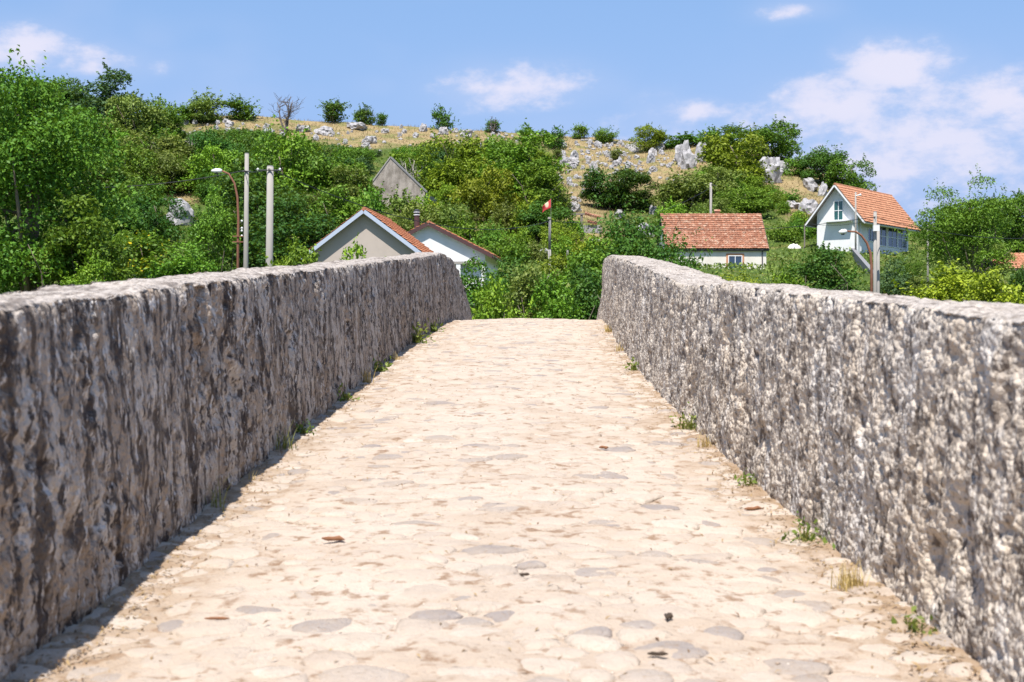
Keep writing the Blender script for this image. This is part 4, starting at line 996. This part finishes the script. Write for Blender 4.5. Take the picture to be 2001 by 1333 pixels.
# right
T('round0', 1432, 262, 372, 130, 'yellow', 'big yellow green crown among limestone crags')
T('tall0', 1440, 246, 320, 90, 'mid', 'leafy tree behind the big yellow green crown')
T('upright0', 1392, 250, 300, 50, 'mid', 'dark tufted shrub on the skyline left of the yellow green crown', name='shrub', cat='shrub')
T('round1', 1512, 238, 316, 96, 'mid', 'round tree highest on the right skyline')
T('round2', 1606, 288, 360, 76, 'dark', 'dark tree on the skyline left of the white house roof')
T('round0', 1660, 312, 385, 80, 'mid', 'tree right behind the white house ridge')
T('shrub0', 1560, 305, 345, 60, 'mid', 'green shrub between cliff rock and dark skyline tree', name='shrub', cat='shrub')
T('round2', 1345, 340, 425, 130, 'olive', 'olive bush directly behind the red cottage roof', name='shrub', cat='shrub')
T('round1', 1400, 330, 400, 110, 'olive', 'olive tree below the big yellow green crown')
T('round0', 1455, 370, 430, 100, 'mid', 'green bush behind the right end of the red cottage roof', name='shrub', cat='shrub')
T('shrub1', 1520, 372, 400, 90, 'mid', 'low bush below the largest cliff rock', name='shrub', cat='shrub')
T('shrub2', 1535, 440, 470, 70, 'mid', 'bush on the grass bank right of the cottage', name='shrub', cat='shrub')
T('fruit0', 1265, 420, 0, 215, 'dark', 'dark leafy fruit tree covering the left end of the cottage', d=72)
T('fruit1', 1185, 470, 0, 130, 'mid', 'green bush at the end of the right parapet', d=66, name='shrub', cat='shrub')
T('bank1', 1140, 500, 0, 110, 'bright', 'bright bush left of the right parapet end', d=70, name='shrub', cat='shrub')
T('fruit1', 1608, 486, 0, 110, 'dark', 'dark bush with upright shoots above the right parapet', d=70, name='shrub', cat='shrub')
T('shrub2', 1545, 524, 0, 80, 'bright', 'low vine hedge right of the cottage wall', d=88, name='shrub', cat='shrub')
T('shoots0', 1448, 534, 0, 100, 'yellow', 'low yellow green vine under the cottage window', d=84, name='shrub', cat='shrub', sink=.1)
T('airy0', 1892, 352, 0, 185, 'mid', 'tall feathery tree in front of the white house right side', d=90, name='feathery_tree')
T('round0', 1905, 395, 0, 90, 'dark', 'dark tree behind the feathery tree', d=130)
T('airy0', 1775, 494, 0, 60, 'mid', 'smaller feathery tree covering the veranda of the white house', d=82, name='feathery_tree', rz=2.0)
T('bank0', 1745, 512, 0, 80, 'blue', 'blue green bush right of the pale concrete pole', d=64, name='shrub', cat='shrub')
T('bank1', 1870, 525, 0, 150, 'yellow', 'yellow green bush above the right parapet', d=54, name='shrub', cat='shrub')
T('bank0', 1950, 540, 0, 120, 'yellow', 'lower yellow green bush near the right edge', d=52, name='shrub', cat='shrub')
T('bank1', 1800, 545, 0, 90, 'olive', 'olive bush under the feathery tree', d=55, name='shrub', cat='shrub')
T('bank0', 2000, 530, 0, 60, 'dark', 'dark ivy like bush on the right edge', d=57, name='shrub', cat='shrub')
T('round1', 1990, 380, 0, 90, 'mid', 'dense tree at the right edge above the orange roof', d=135)
T('round2', 1935, 468, 0, 80, 'olive', 'olive tree left of the orange roof', d=112)
T('shrub0', 1942, 390, 0, 50, 'olive', 'small bush on the skyline near the right edge', d=200, name='shrub', cat='shrub')
# bushes in the gap beyond the crest of the bridge
for cx, top, w, d, kd, pal, lab in ((935, 513, 110, 60, 'bank0', 'mid', 'bright bush beside the end of the left parapet'), (995, 508, 120, 66, 'bank1', 'dark', 'green bush beyond the crest, second from the left parapet'),
                                    (1040, 535, 110, 56, 'bank1', 'olive', 'greyish bush in the middle beyond the crest'), (1090, 548, 100, 54, 'bank0', 'bright', 'bright green bush in front beyond the crest'),
                                    (1140, 530, 110, 56, 'bank0', 'dark', 'dark leafy bush beside the end of the right parapet'), (960, 560, 100, 50, 'bank1', 'bright', 'low bush right at the crest on the left'), (1100, 505, 110, 78, 'bank0', 'yellow', 'yellowish bush below the concrete post')):
    T(kd, cx, top, 0, w, pal, lab, d=d, name='shrub', cat='shrub', sink=1.0)
# bare and dead trees
def bare_tree(px, top, bot, wpx, mat, label, seed, d=None, stems=3):
    b = hit(px, bot) if d is None else ground_at(px, d); k = b.y/F; H = ZC+(666.5-top)*k-b.z; W = wpx*k/2; q = random.Random(seed); root = empty('bare_tree', b); mb = MB(); br = MB()
    for s in range(stems):
        p = Vector((q.uniform(-.1, .1), 0, -.3)); tgt = Vector((q.uniform(-.5, .5)*W, q.uniform(-.3, .3)*W, H*q.uniform(.75, .95))); pts = [p]
        for i in range(1, 7): pts.append(p.lerp(tgt, i/6)+Vector((q.uniform(-1, 1), q.uniform(-1, 1), 0))*H*.03)
        mb.tube(pts, [.14*(1-.8*i/6)*max(1, H/4) for i in range(7)], 6)
        for _ in range(9):
            i = q.randrange(2, 6); a = pts[i]; e = a+Vector((q.uniform(-1, 1)*W*.8, q.uniform(-1, 1)*W*.6, q.uniform(.08, .30)*H)); m = a.lerp(e, .5)+Vector((q.uniform(-.1, .1), q.uniform(-.1, .1), -.03))*H
            br.tube([a, m, e], [.06, .040, .016], 5)
            for _ in range(3):
                c_ = m.lerp(e, q.random()); br.tube([c_, c_+Vector((q.uniform(-.3, .3)*W, q.uniform(-.3, .3)*W, q.uniform(.03, .14)*H))], [.026, .012], 4)
    mb.build('trunk', mat, root, True); br.build('branches', mat, root); return tag(root, label, 'tree')
bare_tree(556, 183, 262, 70, M_deadk, 'dark leafless dead tree rising over the skyline', 1, stems=4)
bare_tree(312, 270, 350, 46, M_dead, 'pale leafless tree among bushes on the left hillside', 2)
bare_tree(648, 372, 455, 70, M_dead, 'tangled leafless tree left of the ruined barn', 3, stems=4)
bare_tree(805, 300, 385, 60, M_dead, 'slender bare tree leaning right of the ruined barn', 4, stems=2)
bare_tree(484, 258, 300, 24, M_dead, 'bare forked sapling above the slim concrete pole', 5, stems=2)
bare_tree(372, 255, 300, 34, M_dead, 'bare pale sapling left of the dry grass slope', 6, stems=2)
bare_tree(962, 230, 262, 34, M_deadk, 'bare twiggy sapling on the skyline centre', 8, stems=2)
# filler scrub of the wooded slopes
q = random.Random(77)
fill = [(640, 870, 304, 335, 20, ('shrub0', 'shrub1', 'shrub2'), ('blue', 'mid', 'olive'), (40, 70), 'in the scrub band above the ruined barn', 'scrub band above the ruin'),
        (190, 560, 270, 420, 74, ('round0', 'round1', 'round2', 'shrub0', 'shrub1'), ('mid', 'bright', 'olive', 'dark'), (60, 105), 'in unbroken scrub on the left hillside', 'scrub of the left hillside'),
        (200, 480, 400, 520, 34, ('round0', 'round2', 'shrub0', 'shrub2'), ('mid', 'bright', 'dark'), (60, 100), 'in the lower scrub behind the left parapet', 'lower scrub behind the left parapet'),
        (480, 720, 275, 460, 60, ('round0', 'round1', 'round2', 'shrub2'), ('mid', 'bright', 'dark', 'olive'), (55, 100), 'in dense scrub left of the ruin', 'scrub left of the ruin'),
        (640, 860, 292, 312, 14, ('shrub0', 'shrub1', 'shrub2'), ('blue', 'mid', 'olive'), (40, 70), 'in the scrub band above the ruined barn', 'scrub band above the ruin'),
        (780, 1080, 300, 440, 46, ('round0', 'round1', 'shrub1', 'shrub2'), ('mid', 'bright', 'yellow', 'olive'), (45, 90), 'in scrub on the central hillside', 'scrub of the central hillside'),
        (820, 1180, 440, 520, 34, ('shrub0', 'shrub1', 'shrub2'), ('mid', 'bright', 'olive', 'yellow'), (50, 90), 'on the bank around the flag post', 'low bushes around the flag post'),
        (1290, 1600, 340, 470, 40, ('shrub0', 'shrub1', 'shrub2', 'round1'), ('mid', 'olive', 'olive', 'bright'), (45, 85), 'in scrub behind the cottage', 'scrub behind the cottage'),
        (1540, 1640, 320, 400, 12, ('shrub0', 'shrub1'), ('mid', 'bright'), (30, 50), 'between the rocks above the white house', 'bushes above the white house'),
        (1720, 2040, 430, 520, 26, ('round0', 'round1', 'shrub2'), ('mid', 'dark', 'olive'), (60, 100), 'in the thicket at the right edge', 'thicket at the right edge'),
        (-120, 180, 200, 420, 30, ('round0', 'round1', 'tall1'), ('mid', 'bright', 'dark'), (80, 120), 'in the wood behind the tall left tree', 'wood behind the tall left tree')]
for x0, x1, y0, y1, n_, kds, pals, (w0, w1), lab, grp in fill:
    for i in range(n_):
        px = q.uniform(x0, x1); py = q.uniform(y0, y1); lim = np.interp(px, _skx, _sky)
        if py < lim+12: py = lim+q.uniform(12, 40)
        dl = np.interp(px, _dryx, _dryy)
        if px > 330 and py < dl+6 and px < 1700: py = dl+q.uniform(4, 50)
        if q.random() < .22: continue
        if 285 < px < 420 and 385 < py < 540: continue
        if 1400 < px < 1560 and py > 430: continue
        if 1690 < px < 1830 and py > 425: continue
        b = hit(px, py); w = q.uniform(w0, w1)*.92*b.y/F; kd = q.choice(kds); h = w*q.uniform(.65, .95)*(1.25 if kd[:4] == 'tall' else 1)
        room = (py-max(dl-4, lim+14))*b.y/F
        if 330 < px < 1660 and h > room:
            if room < .7: continue
            w *= max(.55, room/h); h = room
        pal = q.choice(pals); sz_ = 'small' if w < (w0+(w1-w0)*.33)*b.y/F else ('large' if w > (w0+(w1-w0)*.7)*b.y/F else 'medium')
        lab_ = sz_+' '+{'mid': 'fresh green', 'bright': 'bright green', 'dark': 'dark green', 'olive': 'olive', 'yellow': 'yellow green', 'blue': 'grey green'}[pal]+' '+('shrub' if kd[:5] == 'shrub' else 'bushy tree')+' '+lab
        tree(kd, b, h, w, pal, lab_, name='shrub' if kd[:5] == 'shrub' else 'tree', cat='shrub' if kd[:5] == 'shrub' else 'tree', group=grp)

# ------------------------------------------------------------------ ground cover
def ground_cover():
    r = np.random.default_rng(5); n = 150000
    y = r.uniform(100, 236, n); x = r.uniform(-.40, .40, n)*y; z = terrain_z(x, y); dr = dryness(x, y, z)
    px = 1000.5+F*x/y; keep = y < crest_d(px)+3
    x, y, z, dr = x[keep], y[keep], z[keep], dr[keep]; n = len(x)
    dryk = (dr > .45)
    # low herbs and scrub leaves
    patch = fbm(np.stack([x*.12, y*.12, 0*x], 1), 3)
    g = (~dryk) | ((dr < .9) & (patch > .25)); g &= r.random(n) < .55
    P = np.stack([x[g], y[g], z[g]+r.uniform(.05, .5, g.sum())], 1); O = r.normal(size=P.shape)*.5
    v, f = leaves(P, O, .28, 3, up=.6, asp=.55); me = fast_mesh('undergrowth', v, f, LEAF['olive']); attr(me, 'tint', r.random(len(me.polygons)))
    tag(obj('undergrowth', me), 'low leafy undergrowth between bushes on the hillside', 'undergrowth', kind='stuff')
    k = dryk; m = k.sum(); bx, by, bz = x[k], y[k], z[k]; h = r.uniform(.15, .5, m); a = r.uniform(0, 6.28, m); w = .045
    lean = r.normal(size=(m, 2))*.22; ca, sa = np.cos(a)*w, np.sin(a)*w
    v = np.stack([np.stack([bx-ca, by-sa, bz-.05], 1), np.stack([bx+ca, by+sa, bz-.05], 1), np.stack([bx+lean[:, 0]+ca*.3, by+lean[:, 1], bz+h], 1)], 1).reshape(-1, 3)
    me = fast_mesh('dry_grass', v, np.arange(m*3).reshape(-1, 3), M_drygrass); attr(me, 'tint', r.random(m))
    tag(obj('dry_grass', me), 'golden dry grass on the hilltop slope', 'grass', kind='stuff')
def blade_fn(c1, c2):
    def fn(g):
        c = g.mix(g.n('ShaderNodeAttribute', attribute_name='tint').outputs['Fac'], c1, c2)
        return g.n('ShaderNodeMixShader', {0: .3, 1: bsdf(g, c, .7), 2: g.n('ShaderNodeBsdfTranslucent', {'Color': c}).outputs[0]}).outputs[0]
    return fn
M_drygrass = material('dry_grass_blades', blade_fn((.24, .18, .085), (.40, .32, .17)))
M_blade_g = material('green_blades', blade_fn((.10, .14, .03), (.30, .30, .08)))
M_blade_y = material('straw_blades', blade_fn((.38, .28, .09), (.62, .48, .20)))
ground_cover()

# ------------------------------------------------------------------ tufts at the foot of the parapets
def path_hit(px, py):
    d = np.arange(2.5, 30, .01); z = ZC+(666.5-py)/F*d; k = np.nonzero(path_z(d) >= z)[0]; d = float(d[k[0]]) if len(k) else 24.0
    return Vector(((px-1000.5)/F*d, d, float(path_z(d))))
def tuft(px, py, hpx, n, mat, label, seed, spread=.5, leafy=False):
    b = path_hit(px, py); k = b.y/F; H = hpx*k; r = np.random.default_rng(seed); V_, F_, T_ = [], [], []
    l, rr = float(left_x(b.y)), float(right_x(b.y)); b.x = min(max(b.x, l+.035), rr-.03); b.z = float(deck_z(np.array([b.x]), np.array([b.y]))[0])
    root = empty('grass_tuft', b)
    for i in range(n):
        a = r.uniform(0, 6.28); L = H*r.uniform(.45, 1.1); dirv = np.array([math.cos(a), math.sin(a)*1.0])*spread*r.uniform(.2, 1)*L
        w = (.0028 if not leafy else .006)*max(1, b.y/7); bs = r.normal(size=2)*.03*min(1, H/.15); side = np.array([-math.sin(a), math.cos(a)])*w; bi = len(V_)
        for s in range(4):
            t = s/3; c = bs+dirv*t*t; z = L*(t-.25*t*t*spread); ww = side*(1-t*.9)
            V_ += [(c[0]-ww[0], c[1]-ww[1], z-.01), (c[0]+ww[0], c[1]+ww[1], z-.01)]
        for s in range(3): F_.append((bi+2*s, bi+2*s+1, bi+2*s+3, bi+2*s+2)); T_.append(r.random())
    me = mesh_from('blades', V_, F_, mat); attr(me, 'tint', T_); obj('blades', me, root)
    if leafy:
        P = r.normal(size=(n*3, 3))*np.array([.06, .10, .05])*H/.12+np.array([0, 0, H*.45]); P[:, 2] = np.abs(P[:, 2])
        v, f = leaves(P, r.normal(size=P.shape), .028*max(1, b.y/9), seed, up=.5); me = fast_mesh('leaves', v, f, LEAF['bright']); attr(me, 'tint', r.random(len(me.polygons))); set_mat(obj('leaves', me, root), LEAF['olive'])
    return tag(root, label, 'grass tuft', 'tufts along the parapets')
for i, a in enumerate([(815, 668, 34, 40, M_blade_g, 'leafy green tuft at the far foot of the left parapet', True), (772, 700, 26, 22, M_blade_y, 'straw tuft just before the leafy tuft at the left parapet', False), (845, 645, 18, 22, M_blade_g, 'smallest green tuft farthest along the left parapet', True),
        (712, 742, 40, 24, M_blade_y, 'pale arching dry grass halfway along the left parapet', False), (740, 722, 22, 22, M_blade_g, 'short green tuft behind the arching dry grass', True), (656, 778, 26, 18, M_blade_g, 'small green sprout at the left wall base', True), (548, 872, 66, 38, M_blade_g, 'tall green and yellow grass tuft at the left wall base', False),
        (592, 840, 22, 24, M_blade_g, 'low green weed behind the tall tuft at left', True), (402, 985, 88, 16, M_blade_g, 'upright weed stalks nearest the camera on the left', False), (470, 930, 30, 12, M_blade_y, 'thin straw blades between the two left weeds', False),
        (1216, 682, 22, 24, M_blade_y, 'small straw tuft far along the right parapet', False), (1255, 720, 22, 20, M_blade_g, 'tiny green tuft along the right parapet', True), (1190, 645, 22, 26, M_blade_y, 'farthest straw tuft at the right parapet end', False), (1350, 832, 34, 26, M_blade_g, 'green sprout halfway along the right parapet', True), (1382, 868, 44, 34, M_blade_y, 'straw tuft beside the green sprout at right', False),
        (1464, 938, 24, 16, M_blade_g, 'small green weed at the right wall base', True), (1575, 1045, 40, 26, M_blade_g, 'green weed in a hollow of the right wall', True), (1665, 1140, 70, 60, M_blade_y, 'largest yellow straw tuft at the foot of the right wall', False), (1790, 1222, 40, 16, M_blade_g, 'green sprout nearest the camera on the right', True)]):
    tuft(a[0], a[1], a[2], a[3], a[4], a[5], 300+i, .6, a[6])

# ------------------------------------------------------------------ crumbs, twigs and pebbles on the path
M_twig = material('dry_leaf_brown', lambda g: bsdf(g, g.mix(g.noise(g.coord(), 30), (.14, .06, .03), (.34, .17, .09)), .9))
M_crumb = material('dark_crumb', lambda g: bsdf(g, g.mix(g.noise(g.coord(), 40), (.035, .028, .022), (.10, .07, .05)), .95))
M_pebble = material('pebble', lambda g: bsdf(g, g.mix(g.n('ShaderNodeAttribute', attribute_name='tint').outputs['Fac'], (.32, .22, .15), (.70, .62, .53)), .9))
def litter(px, py, wpx, hpx, mat, name, label, cat, seed):
    b = path_hit(px, py); k = b.y/F; q = random.Random(seed); z = float(deck_z(np.array([b.x]), np.array([b.y]))[0]); mb = MB(); n = 9; V_ = []
    L = wpx*k; hh = hpx*k
    pts = [Vector((L*(i/4-.5), q.uniform(-.2, .2)*hh*3, hh*q.uniform(.25, .6))) for i in range(5)]
    mb.tube(pts, [hh*.2, hh*.5, hh*.45, hh*.55, hh*.12], 7); o = mb.build(name, mat, None, True); o.location = (b.x, b.y, z+.012); tag(o, label, cat)
litter(652, 1062, 44, 9, M_twig, 'dry_leaf', 'curled brown leaf lying on the path left of centre', 'leaf', 1)
litter(1308, 1219, 15, 13, M_crumb, 'crumb', 'dark crumb of earth on the path right of centre', 'crumb', 2)
litter(1285, 1290, 40, 8, M_crumb, 'crumb', 'dark flat crumb near the bottom edge of the path', 'crumb', 3)
litter(1472, 988, 36, 7, M_twig, 'twig', 'short dark twig near the right wall base', 'twig', 4)
litter(1180, 878, 18, 6, M_twig, 'twig', 'small brown twig on the right half of the path', 'twig', 5)
litter(1025, 1136, 20, 6, M_crumb, 'crumb', 'small dark speck of earth at the path centre', 'crumb', 6)
litter(425, 1208, 50, 6, M_twig, 'twig', 'thin dry twig on the lower left of the path', 'twig', 7)
def pebbles():
    r = np.random.default_rng(9); n = 6000
    u = r.random(n); y = 2.8*(26/2.8)**u; t = r.random(n); t = np.where(r.random(n) < .45, np.where(t < .5, t**1.8*.6, 1-(1-t)**1.8*.6), t)
    x = left_x(y)+.03+(right_x(y)-left_x(y)-.06)*t; z = deck_z(x, y); s = r.uniform(.002, .007, n)*np.where(r.random(n) < .04, 1.9, 1)*np.clip(y/8, .8, 1.3)
    oct_ = np.array([(1, 0, 0), (0, 1, 0), (-1, 0, 0), (0, -1, 0), (0, 0, .7), (0, 0, -.7)]); fc = np.array([(0, 1, 4), (1, 2, 4), (2, 3, 4), (3, 0, 4), (1, 0, 5), (2, 1, 5), (3, 2, 5), (0, 3, 5)])
    j = r.uniform(.7, 1.3, (n, 6, 3)); v = (oct_[None]*j*s[:, None, None])+np.stack([x, y, z+s*.3], 1)[:, None]
    f = (np.arange(n)[:, None, None]*6+fc[None]).reshape(-1, 3); me = fast_mesh('gravel', v.reshape(-1, 3), f, M_pebble); attr(me, 'tint', np.repeat(r.random(n), 8))
    tag(obj('gravel', me), 'fine gravel and grit scattered over the path', 'gravel', kind='stuff')
pebbles()

def wall_litter():
    r = np.random.default_rng(19); n = 5200; y = 3.2*(24/3.2)**r.random(n); side = r.random(n) < .5; off = np.abs(r.normal(size=n))*.11+.01
    mid_ = r.random(n) < .12; t = r.uniform(.1, .9, n); l, rt = left_x(y), right_x(y)
    x = np.where(mid_, l+(rt-l)*t, np.where(side, l+off, rt-off)); z = deck_z(x, y)+r.uniform(.004, .016, n)
    v, f = leaves(np.stack([x, y, z], 1), r.normal(size=(n, 3))*.5, .030, 4, up=1.6, outw=.2, rnd=.35, asp=.22)
    me = fast_mesh('dry_litter', v, f, M_litter); attr(me, 'tint', r.random(len(me.polygons)))
    tag(obj('dry_litter', me), 'dry straw and leaf litter gathered along the wall bases', 'litter', kind='stuff')
M_litter = material('straw_litter', blade_fn((.16, .09, .045), (.46, .33, .17)))
wall_litter()

# ------------------------------------------------------------------ look-alikes told apart by their place in the row
_by = {}
for o in list(COL.objects):
    if o.parent is None and o.get('group') and o.get('label'): _by.setdefault(o['label'], []).append(o)
_ord = ['first', 'second', 'third', 'fourth', 'fifth', 'sixth', 'seventh', 'eighth', 'ninth', 'tenth', 'eleventh', 'twelfth', 'thirteenth', 'fourteenth', 'fifteenth', 'sixteenth', 'seventeenth', 'eighteenth', 'nineteenth', 'twentieth']
for lab, os_ in _by.items():
    if 1 < len(os_) <= len(_ord):
        for i, o in enumerate(sorted(os_, key=lambda o: o.location.x/o.location.y)): o['label'] = lab+', '+_ord[i]+' from left'
